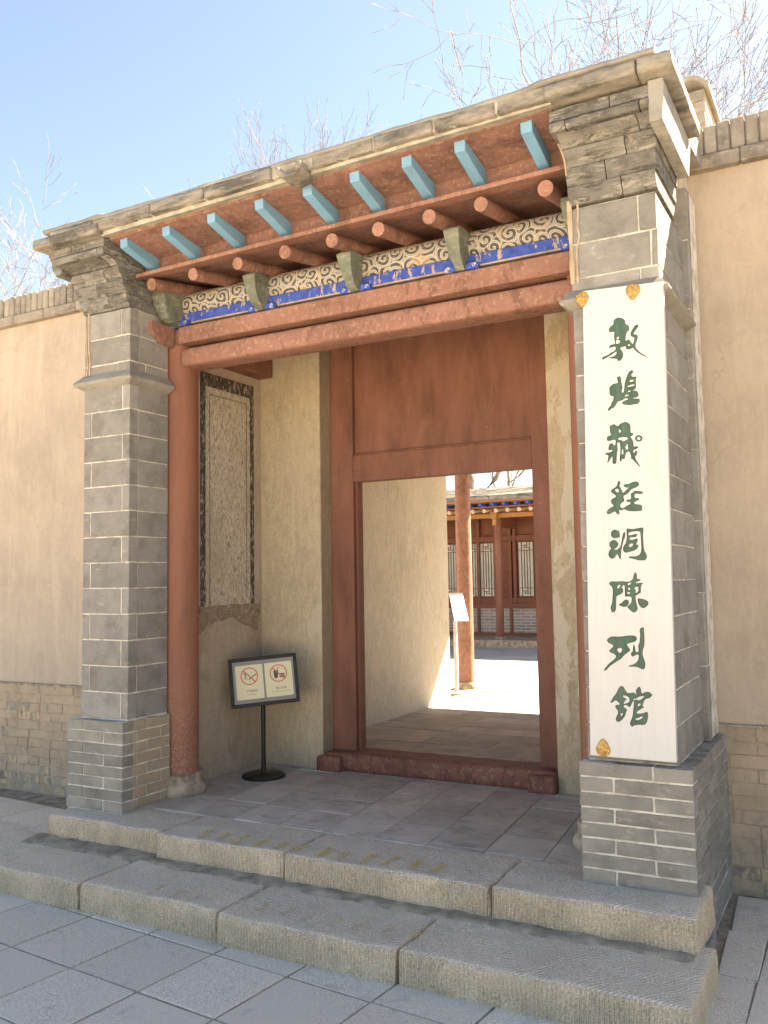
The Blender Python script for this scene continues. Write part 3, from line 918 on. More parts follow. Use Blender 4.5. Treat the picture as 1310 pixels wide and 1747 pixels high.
# beams
def beam(name, pts, x0, x1, mat, parent, slope=0.0, bev=0.0):
    me = prism(pts, 'x', x0, x1, bev)
    for v in me.vertices: v.co.z += slope*(v.co.x-x0)
    return obj(name, smooth_sides(me, 35), mat, parent)
rp = []
for i in range(28):
    t = 2*math.pi*i/28
    cx, cz = math.cos(t), math.sin(t)
    rp.append((4.475+0.098*math.copysign(abs(cx)**0.3, cx), 3.088+0.062*math.copysign(abs(cz)**0.4, cz)))
beam('tie_beam', rp, -3.875, -1.215, M['red'], G)
beam('plate_beam', [(4.335, 3.168), (4.615, 3.168), (4.615, 3.276), (4.335, 3.276)], -3.872, -1.19, M['red'], G, 0.0, 0.006)
piece('beam_end_plate', -4.11, -3.876, 4.37, 4.6, 3.17, 3.274, M['red'], G, 0.006)
# projecting carved beam head at each column
for cx in (-3.965, -1.105):
    pts = [(4.36, 3.285), (4.145, 3.285), (4.14, 3.225), (4.158, 3.215), (4.17, 3.19), (4.205, 3.185), (4.215, 3.165), (4.25, 3.155), (4.30, 3.15), (4.36, 3.15)]
    obj('beam_head', prism(pts, 'x', cx-0.055, cx+0.045, 0.004), M['red'], G)
# painted purlin, blue board and dark backing
def purlin(name, cy, cz, r, x0, x1, mat, n=40):
    rows = []
    for i in range(41):
        x = x0+(x1-x0)*i/40
        rows.append([Vector((x, cy+r*math.cos(2*math.pi*k/n), cz+r*math.sin(2*math.pi*k/n))) for k in range(n)])
    return obj(name, smooth_sides(tube_rows(rows), 50), mat, G)
PURL = purlin('eave_purlin', 4.43, 3.43, 0.088, -3.90, -1.16, M['scroll'])
piece('blue_board', -3.86, -1.17, 4.352, 4.46, 3.304, 3.364, M['blue'], G, 0.003)
piece('blue_board_edging', -3.86, -1.17, 4.356, 4.46, 3.296, 3.305, M['mortar_tan'], G, 0.001)
piece('backing_board', -3.9, -1.17, 4.50, 4.53, 3.27, 3.5, M['red_board'], G, 0)
# carved brackets on the plate beam with blue scroll feet
def bracket(cx, wid, big=False):
    pts = [(4.36, 3.282), (4.315, 3.280), (4.29, 3.292), (4.262, 3.312), (4.232, 3.345), (4.214, 3.38), (4.200, 3.42), (4.190, 3.462), (4.205, 3.478), (4.26, 3.484), (4.36, 3.484)]
    if big:
        pts = [(4.36, 3.285), (4.27, 3.29), (4.215, 3.305), (4.205, 3.33), (4.182, 3.345), (4.186, 3.375), (4.165, 3.39), (4.170, 3.425), (4.155, 3.44), (4.172, 3.485), (4.215, 3.497), (4.36, 3.50)]
    bm = bmesh.new()
    n = len(pts); ring = []
    ks = [0, .25, .5, .75, 1]
    for t in ks:
        sh = 1.0-0.05*abs(t-0.5)*2
        ring.append([bm.verts.new(Vector((cx-wid/2+wid*t, 4.36+(p[0]-4.36)*sh, p[1]))) for p in pts])
    bm.faces.new(ring[0]); bm.faces.new(ring[-1][::-1])
    for A, B in zip(ring, ring[1:]):
        for i in range(n): bm.faces.new((A[i], B[i], B[(i+1) % n], A[(i+1) % n]))
    bmesh.ops.recalc_face_normals(bm, faces=bm.faces)
    for v in bm.verts:
        # the head narrows towards the foot
        f = max(0.0, min(1.0, (v.co.z-3.28)/0.18))
        v.co.x = cx+(v.co.x-cx)*(0.55+0.45*f)
        v.co += mnoise.noise_vector(v.co*22)*0.004
    b = obj('carved_bracket', bm_mesh(bm), M['bracket'], G)
    for s in (-1, 1):
        a0, a1 = (cx+s*wid*0.28, cx+s*(wid*0.28+0.075))
        a0, a1 = min(a0, a1), max(a0, a1)
        pts2 = [(a0, 3.279), (a1, 3.279), (a1+0.0, 3.298), (a1-0.012*(1), 3.312), (a0+0.01, 3.312), (a0, 3.30)]
        obj('blue_scroll', prism(pts2, 'y', 4.322, 4.42, 0.003), M['blue'], b)
        # raised pale volute line
        cxx, czz = (a0+a1)/2+s*0.014, 3.295
        rows = []
        for k in range(16):
            t = k/15*2*math.pi*1.3; rr = 0.012*(1-k/22)
            c = Vector((cxx+rr*math.cos(t), 4.3215, czz+rr*math.sin(t)))
            rows.append([c+Vector((0.0018*math.cos(q), 0.0008*math.sin(q)*0, 0.0018*math.sin(q)))+Vector((0, -0.0012*math.cos(q*1.0+0.7), 0)) for q in (0, 2.1, 4.2)])
        obj('volute_line', tube_rows(rows), M['cream'], b)
for cx in (-3.195, -2.525, -1.858): bracket(cx, 0.090)
bracket(-3.885, 0.115, True)
bracket(-1.20, 0.1, True)

# rafters: round lower ones, teal flying ones on top
RX = [-3.838, -3.503, -3.165, -2.829, -2.512, -2.219, -1.916, -1.626, -1.287]
for i, x in enumerate(RX):
    d = dzx(x)*0.55
    rr = 0.0375+random.uniform(-0.002, 0.002)
    r_ = obj('round_rafter', smooth_sides(rod((x, 4.055, 3.474+d), (x+random.uniform(-.01, .01), 6.0, 3.474+d+0.34), rr, rr*1.08, 24)), M['red'], G)
    d2 = dzx(x)
    w2 = 0.0285
    pts = [(3.832, 3.640+d2), (3.828, 3.694+d2), (4.112, 3.650+d2), (4.112, 3.578+d2*0.8), (4.09, 3.575+d2*0.8)]
    obj('flying_rafter', prism(pts, 'x', x-w2-0.012, x+w2-0.012, 0.002), M['teal'], G)
# eave boards
def sheet(name, quad, thick, mat, parent, nx=1):
    bm = bmesh.new()
    vs_ = [bm.verts.new(q) for q in quad]
    f = bm.faces.new(vs_)
    bm.normal_update()
    r = bmesh.ops.extrude_face_region(bm, geom=[f])
    nn = f.normal.copy()
    for v in [g for g in r['geom'] if isinstance(g, bmesh.types.BMVert)]: v.co += Vector((0, 0, thick))
    bmesh.ops.recalc_face_normals(bm, faces=bm.faces)
    return obj(name, bm_mesh(bm), mat, parent)
XA, XB = -3.935, -1.165
roof = obj('roof', prism([(3.72, 3.80), (7.0, 4.10), (10.85, 3.36), (10.85, 3.24), (7.0, 3.95), (4.06, 3.72)], 'x', -4.40, -0.68), M['roof_mud'], G)
for v in roof.data.vertices: v.co.z += 0.004*(v.co.x+3.9)
edges = [-3.935, -3.29, -2.62, -1.93, -1.165]
for k, (ya, yb_, za, zb_) in enumerate(((3.802, 3.945, 3.694, 3.674), (3.949, 4.10, 3.673, 3.652))):
    sheet('eave_board', [Vector((XA, ya, za+dzx(XA))), Vector((XB, ya, za+dzx(XB))), Vector((XB, yb_, zb_+dzx(XB))), Vector((XA, yb_, zb_+dzx(XA)))], 0.018, M['red_board'], G)
me = prism([(4.108, 3.548), (4.122, 3.548), (4.122, 3.665), (4.108, 3.665)], 'x', XA, XB)
for v in me.vertices: v.co.z += dzx(v.co.x)*0.85
obj('rafter_stop_board', me, M['red_board'], G)
me = prism([(4.02, 3.524), (4.125, 3.538), (4.125, 3.560), (4.02, 3.547)], 'x', XA, XB)
for v in me.vertices: v.co.z += dzx(v.co.x)*0.7
obj('eave_strip', me, M['red'], G)
sheet('ceiling_board', [Vector((XA-.1, 4.125, 3.542)), Vector((XB+.1, 4.125, 3.572)), Vector((XB+.1, 6.0, 3.895)), Vector((XA-.1, 6.0, 3.865))], 0.02, M['red_board'], G)
sheet('ceiling_board', [Vector((XA-.3, 6.0, 3.86)), Vector((XB+.2, 6.0, 3.89)), Vector((XB+.2, 10.8, 3.21)), Vector((XA-.3, 10.8, 3.18))], 0.02, M['hall_red'], G)
# eave lip: lime bedding and weathered stones
me = prism([(3.742, 3.70), (3.80, 3.712), (4.05, 3.69), (4.05, 3.74), (3.742, 3.738)], 'x', -3.95, -1.15)
for v in me.vertices: v.co.z += dzx(v.co.x)*0.75
obj('lime_bedding', me, M['lime'], roof)
random.seed(31)
lx = [-4.34, -3.98, -3.52, -3.12, -2.66, -2.42, -2.05, -1.72, -1.40, -1.10]
for i, (a, b) in enumerate(zip(lx, lx[1:])):
    if i == 4:  # gap where the spout sits
        continue
    yy = 3.70+random.uniform(-0.006, 0.006)
    me = rough_block(a+0.006, b-0.006, yy, 4.02, 3.724, 3.79, 0.0165, 0.005, 0.005, 12, i*3.1)
    for v in me.vertices: v.co.z += dzx(v.co.x)*0.5 + random.uniform(-.001, .001)
    obj('eave_stone', me, [M['roof_stone'], M['roof_stone']], roof)
me = prism([(3.712, 3.726), (4.0, 3.726), (4.0, 3.786), (3.712, 3.786)], 'x', -4.33, -1.11)
for v in me.vertices: v.co.z += dzx(v.co.x)*0.5
obj('lime_core', me, M['lime'], roof)
# mud coat rolling over the stones
rows = []
for i in range(73):
    x = -4.40+(3.72)*i/72
    ring = []
    sag = 0.35*dzx(x) + (0.012 if x < -3.9 or x > -1.2 else 0.0)
    for y, z in ((3.715, 3.782), (3.700, 3.790), (3.703, 3.806), (3.735, 3.822), (3.85, 3.838), (4.1, 3.856), (4.1, 3.80), (3.8, 3.775)):
        p = Vector((x, y, z+sag))
        ring.append(p+mnoise.noise_vector(p*5)*0.008+mnoise.noise_vector(p*19)*0.003)
    rows.append(ring)
obj('mud_coat', smooth_sides(tube_rows(rows), 60), M['roof_mud'], roof)
# broken stone water spout
sp = []
bm = bmesh.new()
outl = [(-2.60, 3.752), (-2.592, 3.715), (-2.565, 3.69), (-2.52, 3.682), (-2.475, 3.69), (-2.445, 3.715), (-2.435, 3.755), (-2.462, 3.752), (-2.475, 3.732), (-2.50, 3.718), (-2.54, 3.716), (-2.565, 3.732), (-2.578, 3.752)]
me = prism(outl, 'y', 3.632, 3.79, 0.006)
for v in me.vertices: v.co += mnoise.noise_vector(v.co*16)*0.008
obj('water_spout', me, M['roof_stone'], roof)
obj('spout_cover', rough_block(-2.63, -2.42, 3.74, 4.0, 3.752, 3.80, 0.03, 0.006, 0.015, 8, 9), [M['roof_stone'], M['roof_stone']], roof)

# small brick parapet stub with a curved cap above the east wall
stub = piece('parapet_stub', -0.795, -0.682, 5.12, 5.6, 3.95, 4.36, M['mortar_tan'], G, 0.0)
for i in range(5):
    z0 = 4.02+i*0.068
    xx = [-0.80, -0.742, -0.676] if i % 2 else [-0.80, -0.676]
    for a, b in zip(xx, xx[1:]): piece('brick', a+0.002, b-0.002, 5.112, 5.6, z0+0.003, z0+0.065, M['cap_brick'], stub, 0.005, 0.002, 0.01)
rows = []
for i in range(9):
    t = i/8
    x = -0.815+0.165*t
    z = 4.37+0.055*math.sin(math.pi*min(1, t*1.05))*(1-0.35*t) - 0.02*t
    rows.append([Vector((x, 5.08, z)), Vector((x, 5.62, z)), Vector((x, 5.62, z+0.03)), Vector((x, 5.08, z+0.03))])
obj('stub_cap', tube_rows(rows), M['cap_brick'], stub)

# side walls, alcove and passage
piece('side_wall', -4.335, -4.05, 4.33, 5.62, 0.1, 3.86, M['alcove_grey'], G, 0)
piece('side_wall', -4.335, -4.15, 5.62, 9.09, 0.1, 3.86, M['passage'], G, 0)
piece('side_wall', -1.05, -0.76, 4.645, 9.09, 0.1, 3.86, M['passage'], G, 0)
piece('pilaster', -0.90, -0.727, 4.632, 4.90, 0.80, 3.60, M['mortar'], G, 0)
random.seed(41)
z = 0.802
while z < 3.55:
    h = 0.36
    piece('brick', -0.90, -0.7235, 4.628, 4.70, z+0.002, min(z+h, 3.6)-0.002, M['brick'], G, 0.004, 0.001, 0.002)
    z += h
piece('return_wall', -4.05, -3.51, 5.46, 5.78, 0.2, 3.86, M['alcove'], G, 0.006)
piece('return_wall', -1.772, -1.05, 5.46, 5.78, 0.2, 3.86, M['peeling'], G, 0.006)
piece('reveal_face', -3.512, -3.508, 5.468, 5.62, ZP, 3.8, M['reveal'], G, 0)
piece('wall_tie_beam', -4.05, -3.92, 4.58, 5.45, 3.165, 3.345, M['red_dark'], G, 0.006)
# wall above plate towards the roof at the back of the porch
piece('header_wall', -4.05, -1.05, 5.70, 5.78, 3.3, 3.84, M['hall_red'], G, 0)

# framed wall panel in the alcove
pn = piece('painted_wall_panel', -4.05, -4.044, 4.765, 5.372, 1.432, 3.10, M['charcoal'], G, 0)
piece('whitewash_field', -4.046, -4.040, 4.815, 5.318, 1.425, 3.0, M['panel'], pn, 0)
for y0, y1, z0, z1 in ((4.852, 4.857, 1.45, 2.95), (5.273, 5.278, 1.50, 2.95), (4.852, 5.278, 2.945, 2.95)):
    piece('border_line', -4.0415, -4.0385, y0, y1, z0, z1, M['sign_ink'], pn, 0)
# smeared mud patch below the panel
bm = bmesh.new()
ring = []
for i in range(40):
    t = i/40
    if t < 0.5: y = 4.72+(5.44-4.72)*t*2; zz = 1.31+0.05*mnoise.noise(Vector((y*6, 1.3, 0)))+0.05*math.sin(y*9)
    else: y = 5.44-(5.44-4.72)*(t-0.5)*2; zz = 1.455+0.02*mnoise.noise(Vector((y*9, 4.3, 0)))
    ring.append(bm.verts.new((-4.0385, y, zz)))
f = bm.faces.new(ring)
r = bmesh.ops.extrude_face_region(bm, geom=[f])
for v in [g for g in r['geom'] if isinstance(g, bmesh.types.BMVert)]: v.co.x -= 0.012
bmesh.ops.recalc_face_normals(bm, faces=bm.faces)
obj('mud_patch', bm_mesh(bm), M['mud'], G)

# door frame
YF = 5.60
df = piece('door_frame', -3.507, -3.31, YF, YF+0.11, 0.385, 3.80, M['red_dark'], G, 0.004)
piece('jamb', -1.931, -1.775, YF, YF+0.11, 0.385, 3.80, M['red_dark'], df, 0.004)
piece('lintel', -3.31, -1.931, YF+0.004, YF+0.106, 2.342, 2.535, M['red_dark'], df, 0.003)
piece('transom_panel', -3.36, -1.90, YF+0.035, YF+0.07, 2.53, 3.82, M['red_dark'], df, 0)
for x0, x1, z0, z1 in ((-3.346, -3.309, 2.536, 3.8), (-1.934, -1.918, 2.536, 3.8), (-3.309, -1.934, 2.536, 2.550)):
    piece('panel_moulding', x0, x1, YF+0.010, YF+0.036, z0, z1, M['red_dark'], df, 0.004)
piece('inner_jamb', -3.31, -3.286, YF+0.03, YF+0.10, 0.385, 2.342, M['hall_red'], df, 0.002)
th_ = obj('threshold', rough_block(-3.50, -1.775, 5.462, 5.75, ZP-0.01, 0.392, 0.04, 0.004, 0.012, 6, 2.2), [M['red_worn'], M['red_worn']], df)
for x0, x1 in ((-3.525, -3.335), (-1.955, -1.77)):
    obj('hinge_block', rough_block(x0, x1, 5.395, 5.52, ZP-0.01, 0.375, 0.03, 0.004, 0.014, 8, x0), [M['red_worn'], M['red_worn']], df)
piece('stone_sill', -3.3, -1.93, 5.755, 5.85, ZP-0.02, 0.33, M['stone'], df, 0.01)

# rear porch column
column(-4.435, 10.2, 0.345, 3.22, 0.098, 0.094, 0.145, M['red'])
column(-0.70, 10.2, 0.345, 3.22, 0.098, 0.094, 0.145, M['red'])
piece('rear_beam', -4.9, -0.4, 10.12, 10.28, 3.06, 3.22, M['red'], G, 0.006)

# ================================================================== BOUNDARY WALLS
def boundary_wall(xa, xb, vis_a, vis_b, label, name='boundary_wall'):
    W = thing(name, label, 'wall', ((xa+xb)/2, 5.05, 0))
    piece('plaster_face', xa, xb, 4.93, 5.25, 0.78, 3.80, M['wall'], W, 0)
    core = piece('plinth', xa, xb, 4.905, 5.27, -0.02, 0.826, M['mortar_tan'], W, 0)
    n = 12; ch = 0.83/n
    for i in range(n):
        z0 = i*ch
        x = vis_a - (0.13 if i % 2 else 0.0)
        while x < vis_b:
            wd = random.choice((0.255, 0.255, 0.125, 0.25))
            x1 = min(x+wd, vis_b); x0 = max(x, vis_a)
            if x1-x0 > 0.03:
                if i <= 1: mt = M['plinth_grey']
                else: mt = M['plinth_wash'] if random.random() > 0.12 else M['plinth_grey']
                piece('brick', x0+0.002, x1-0.002, 4.90+random.uniform(-.001, .003)+(random.uniform(0, 0.012) if i == 0 else 0), 4.97, z0+0.002, z0+ch-0.002, mt, core, 0.004, 0.0015, 0.006)
            x += wd
    piece('plinth_ledge', xa, xb, 4.897, 4.95, 0.827, 0.842, M['plinth_grey'], W, 0.004)
    # stone band below the cap
    x = vis_a
    while x < vis_b:
        wd = random.uniform(0.3, 0.42); x1 = min(x+wd, vis_b)
        piece('cap_band_stone', x+0.001, x1-0.001, 4.868+random.uniform(-.003, .003), 5.31, 3.785, 3.862, M['cap_brick'], W, 0.008, 0.001, 0.002)
        x = x1
    # soldier bricks on top
    sc = piece('cap_core', xa, xb, 4.91, 5.27, 3.80, 4.01, M['mortar_tan'], W, 0)
    x = vis_a
    while x < vis_b:
        wd = random.uniform(0.062, 0.074)
        h = random.uniform(-0.006, 0.005)
        piece('cap_brick', x+0.002, min(x+wd, vis_b)-0.002, 4.886+random.uniform(-.006, .006), 5.29, 3.866, 4.03+h, M['cap_brick'], sc, 0.008, 0.002, 0.012)
        x += wd
    for a, b in ((xa, vis_a), (vis_b, xb)):
        if b-a > 0.05:
            piece('outer_plinth_face', a, b, 4.90, 5.0, 0.0, 0.826, M['plinth_wash'], W, 0)
            piece('outer_cap_band', a, b, 4.868, 5.31, 3.785, 3.862, M['cap_brick'], W, 0)
            piece('outer_cap', a, b, 4.886, 5.29, 3.866, 4.03, M['cap_brick'], W, 0)
    return W
random.seed(51)
boundary_wall(-14.0, -4.30, -7.3, -4.30, 'tan plastered boundary wall with washed brick plinth, joining the pier without the name board')
random.seed(52)
boundary_wall(-0.80, 9.0, -0.80, 1.0, 'tan plastered boundary wall beside the pier that carries the white name board')

# ================================================================== STEPS
ST = thing('stone_steps', 'two worn chiselled granite steps with faded yellow stripes below the gate', 'steps', (-2.4, 3.45, 0))
up_x = [-4.36, -3.462, -2.615, -1.522, -0.652]
lo_x = [-4.75, -3.532, -2.655, -1.738, -0.598]
random.seed(61)
stones = {'u': [], 'l': []}
for i, (a, b) in enumerate(zip(up_x, up_x[1:])):
    y0 = (3.745, 3.70, 3.688, 3.686)[i]
    zt = (0.262, 0.268, 0.272, 0.276)[i]
    me = rough_block(a+0.006, b-0.006, y0, 4.125, 0.105, zt, 0.024, 0.007, 0.015, 7, i*2.7)
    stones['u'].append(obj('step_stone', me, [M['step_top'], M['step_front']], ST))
for i, (a, b) in enumerate(zip(lo_x, lo_x[1:])):
    y0 = (3.235, 3.238, 3.222, 3.228)[i]
    zt = (0.132, 0.136, 0.134, 0.137)[i]
    me = rough_block(a+0.007, b-0.007, y0, 3.80, -0.03, zt, 0.024, 0.007, 0.016, 7, 30+i*2.7)
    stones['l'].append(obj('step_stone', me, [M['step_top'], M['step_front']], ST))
piece('rubble_fill', -4.3, -0.70, 3.80, 4.2, -0.02, 0.235, M['dirt'], ST, 0)
# mortar smears where the steps meet
obj('mortar_fillet', rough_block(-4.42, -0.66, 3.60, 3.78, 0.09, 0.146, 0.03, 0.010, 0.03, 9, 5), [M['dirt'], M['dirt']], ST)
# yellow stripes painted across the nosing
def stripe(px0, px1, z, wid, mat, parent):
    a, b = at_z(*px0, z), at_z(*px1, z)
    d = (b-a).normalized(); n = Vector((-d.y, d.x, 0))*wid/2
    bm = bmesh.new()
    q = 6
    L = [bm.verts.new(a.lerp(b, i/q)+n*(1+random.uniform(-.2, .2))+Vector((0, 0, 0.009))) for i in range(q+1)]
    R = [bm.verts.new(a.lerp(b, i/q)-n*(1+random.uniform(-.2, .2))+Vector((0, 0, 0.009))) for i in range(q+1)]
    for i in range(q): bm.faces.new((L[i], R[i], R[i+1], L[i+1]))
    bmesh.ops.recalc_face_normals(bm, faces=bm.faces)
    obj('paint_stripe', bm_mesh(bm), mat, parent)
def ztop(i): return (0.262, 0.268, 0.272, 0.276)[i]
ups = [((338, 1432), (361, 1417)), ((374, 1433), (392, 1423)), ((397, 1442), (424, 1427)), ((433, 1447), (456, 1433)), ((468, 1451), (494, 1437))]
for a, b in ups: stripe(a, b, ztop(1), 0.042, M['yellow'], stones['u'][1])
ups2 = [((497, 1455), (528, 1444)), ((540, 1463), (566, 1449)), ((577, 1468), (598, 1454)), ((615, 1474), (640, 1460)), ((653, 1479), (680, 1464)), ((700, 1486), (720, 1468)), ((738, 1490), (760, 1475))]
for a, b in ups2: stripe(a, b, ztop(2), 0.042, M['yellow'], stones['u'][2])
for a, b in [((252, 1530), (280, 1512)), ((290, 1535), (312, 1522)), ((322, 1539), (346, 1527))]: stripe(a, b, 0.136, 0.034, M['yellow_faint'], stones['l'][1])
for a, b in [((437, 1555), (458, 1545)), ((480, 1562), (502, 1552)), ((515, 1574), (536, 1562)), ((561, 1582), (580, 1570)), ((600, 1590), (625, 1574)), ((655, 1598), (672, 1582))]: stripe(a, b, 0.134, 0.034, M['yellow_faint'], stones['l'][2])
stripe((702, 1602), (716, 1594), 0.137, 0.03, M['yellow'], stones['l'][3])

# ================================================================== NAME BOARD
NB = thing('name_board', 'tall white wooden name board with eight carved green characters on the pier', 'sign', (-0.94, 3.95, 0.81))
YB0, YB1 = 3.936, 3.938          # bottom and top of the front face
c_bl, c_br = at_y(1007, 1288, 3.932), at_y(1154, 1301, 3.932)
c_tl, c_tr = at_y(994, 497, 3.928), at_y(1131, 480, 3.928)
c0 = (c_bl+c_br+c_tl+c_tr)/4
ux = ((c_br-c_bl)+(c_tr-c_tl)).normalized(); 
uz = ((c_tl-c_bl)+(c_tr-c_br)); uz = (uz-ux*uz.dot(ux)).normalized()
un = ux.cross(uz)                # points to -Y (towards the street)
if un.y > 0: un = -un
BD = Matrix((( ux.x, uz.x, un.x, c0.x), (ux.y, uz.y, un.y, c0.y), (ux.z, uz.z, un.z, c0.z), (0, 0, 0, 1)))
BDi = BD.inverted()
def bpx(u, v):
    q = BDi @ at_plane(u, v, c0, un); return (q.x, q.y)
def catmull(pts, k=3):
    out = []
    n = len(pts)
    for i in range(n):
        p0, p1, p2, p3 = [Vector(pts[(i+j) % n]) for j in (-1, 0, 1, 2)]
        for s in range(k):
            t = s/k
            out.append(0.5*((2*p1)+(p2-p0)*t+(2*p0-5*p1+4*p2-p3)*t*t+(3*p1-p0-3*p2+p3)*t**3))
    return out
def circ(cx, cy, rx, ry, n=14): return [(cx+rx*math.cos(2*math.pi*i/n), cy+ry*math.sin(2*math.pi*i/n)) for i in range(n)]
GL = []
GL.append((1020, 530, [[(505,175),(430,205),(385,265),(380,340),(310,395),(272,470),(285,530),(345,535),(405,530),(400,640),(415,760),(412,830),(330,845),(285,885),(285,925),(340,915),(425,895),(435,960),(390,1015),(300,1055),(270,1090),(180,1125),(115,1165),(105,1215),(135,1210),(250,1150),(350,1085),(455,1020),(455,1075),(400,1130),(330,1150),(285,1165),(300,1185),(400,1190),(470,1200),(490,1235),(520,1250),(570,1230),(615,1160),(625,1085),(600,1010),(555,945),(575,915),(630,895),(690,880),(690,915),(715,950),(780,965),(870,930),(940,1005),(1040,1075),(1130,1120),(1215,1155),(1160,1105),(1070,1055),(985,980),(935,910),(935,830),(965,750),(985,660),(970,605),(890,585),(885,570),(940,480),(1000,385),(970,345),(920,370),(850,470),(810,570),(830,640),(900,670),(900,740),(880,810),(850,820),(800,765),(775,715),(740,730),(685,740),(690,640),(715,545),(770,480),(768,400),(735,360),(685,330),(675,260),(630,205),(560,180)],
  [(520,645),(470,670),(465,700),(485,715),(522,680)], [(460,735),(440,815),(500,820),(550,780),(520,730)], [(765,830),(740,875),(810,870)]]))
GL.append((1020, 620, [[(525,322),(475,350),(490,430),(488,490),(430,500),(370,520),(290,595),(285,700),(295,775),(340,810),(395,820),(380,880),(375,930),(335,975),(320,1050),(260,1115),(250,1165),(275,1175),(340,1120),(400,1095),(450,1020),(490,955),(560,930),(620,905),(680,865),(745,880),(735,900),(650,930),(605,965),(610,1005),(700,1030),(800,1035),(900,1015),(980,1005),(1030,960),(1035,900),(1000,875),(880,875),(880,860),(960,840),(1005,800),(1005,750),(975,700),(930,680),(880,680),(940,610),(942,500),(940,420),(955,370),(935,330),(850,330),(830,270),(870,225),(865,180),(835,170),(770,215),(725,300),(690,400),(665,480),(655,600),(640,700),(620,730),(595,720),(590,660),(612,600),(590,520),(575,420),(560,330)],
  [(780,440),(815,410),(880,405),(890,435),(850,455),(800,460)], [(735,570),(790,540),(890,520),(905,550),(840,570),(750,590)], [(745,695),(780,672),(818,680),(790,705),(750,710)], [(670,825),(690,785),(730,775),(770,790),(720,815)]]))
GL.append((1020, 715, [[(380,130),(335,155),(298,170),(300,320),(325,370),(320,400),(240,435),(220,490),(240,540),(290,540),(400,515),(435,525),(440,590),(420,655),(385,640),(350,600),(300,615),(265,690),(260,750),(290,775),(355,760),(350,800),(300,825),(200,845),(190,880),(250,900),(255,960),(235,1085),(280,1040),(345,935),(360,960),(360,1080),(380,1110),(420,1115),(455,1080),(465,960),(475,850),(490,740),(478,640),(490,585),(530,585),(550,640),(555,760),(550,880),(540,980),(545,1040),(575,1050),(600,990),(660,985),(680,900),(700,840),(760,800),(800,850),(825,930),(810,975),(850,990),(930,1075),(1050,1195),(1010,1110),(950,1020),(925,930),(970,880),(970,810),(935,785),(915,820),(890,840),(880,770),(950,745),(1010,690),(935,675),(890,690),(875,580),(840,490),(810,445),(860,400),(875,355),(810,330),(810,220),(790,140),(740,90),(685,70),(600,95),(540,130),(515,170),(470,170),(430,140)],
  [(515,260),(540,255),(575,295),(560,330),(525,330)], [(500,490),(560,455),(720,455),(735,500),(700,520),(620,550),(580,520),(530,520)], [(725,620),(745,650),(748,730),(725,765),(680,715),(700,660)], [(600,750),(625,765),(630,860),(605,880),(588,850)], circ(1012,480,92,80), circ(1012,480,44,40)]))
GL.append((1020, 805, [[(515,225),(490,260),(475,330),(430,385),(345,440),(325,490),(370,540),(435,580),(440,625),(350,675),(322,720),(340,780),(390,830),(370,860),(270,920),(225,980),(220,1025),(260,1055),(330,1030),(420,985),(470,1040),(510,1060),(535,1030),(530,945),(585,960),(640,930),(700,945),(760,970),(900,980),(1050,970),(1105,940),(1090,910),(1100,860),(1060,820),(980,805),(915,800),(905,760),(950,725),(1020,690),(1010,655),(915,640),(920,550),(1010,550),(1090,545),(1120,520),(1095,490),(1010,475),(910,475),(890,505),(820,540),(825,640),(800,680),(720,695),(710,735),(760,745),(805,755),(800,800),(730,835),(670,870),(635,905),(570,880),(550,840),(580,780),(655,715),(640,660),(638,590),(700,565),(770,510),(840,430),(960,380),(1020,315),(990,255),(930,240),(850,260),(770,295),(670,310),(635,340),(670,380),(720,390),(760,395),(700,450),(630,520),(600,470),(565,400),(530,345),(555,300),(545,240)],
  [(470,420),(425,450),(440,485),(490,515),(520,480),(510,435)]]))
GL.append((1020, 885, [[(415,270),(350,305),(325,360),(330,430),(380,475),(430,485),(530,460),(545,430),(535,340),(510,295),(460,285)],
  [(400,525),(335,545),(290,600),(285,670),(325,740),(280,810),(258,880),(290,960),(350,990),(410,970),(450,910),(485,885),(520,960),(550,1010),(570,970),(575,850),(590,720),(620,600),(640,520),(672,450),(680,370),(658,325),(620,380),(600,480),(580,600),(550,690),(480,765),(420,765),(410,745),(460,720),(510,640),(480,575),(430,535)],
  [(735,245),(710,280),(715,400),(710,520),(680,620),(640,670),(620,760),(650,825),(710,842),(830,810),(920,780),(980,735),(1000,670),(985,645),(950,640),(960,600),(985,550),(980,500),(940,490),(880,520),(800,520),(785,490),(810,465),(930,455),(960,430),(970,385),(900,385),(820,405),(755,405),(765,355),(810,330),(950,310),(1035,320),(1055,370),(1065,500),(1075,650),(1075,770),(1055,850),(1000,910),(900,935),(760,940),(790,975),(900,1000),(980,1025),(1080,1035),(1170,1025),(1215,955),(1200,880),(1145,760),(1130,600),(1120,420),(1130,260),(1110,220),(1040,225),(880,255),(800,250)],
  [(765,660),(810,620),(865,615),(870,650),(840,690),(790,700)]]))
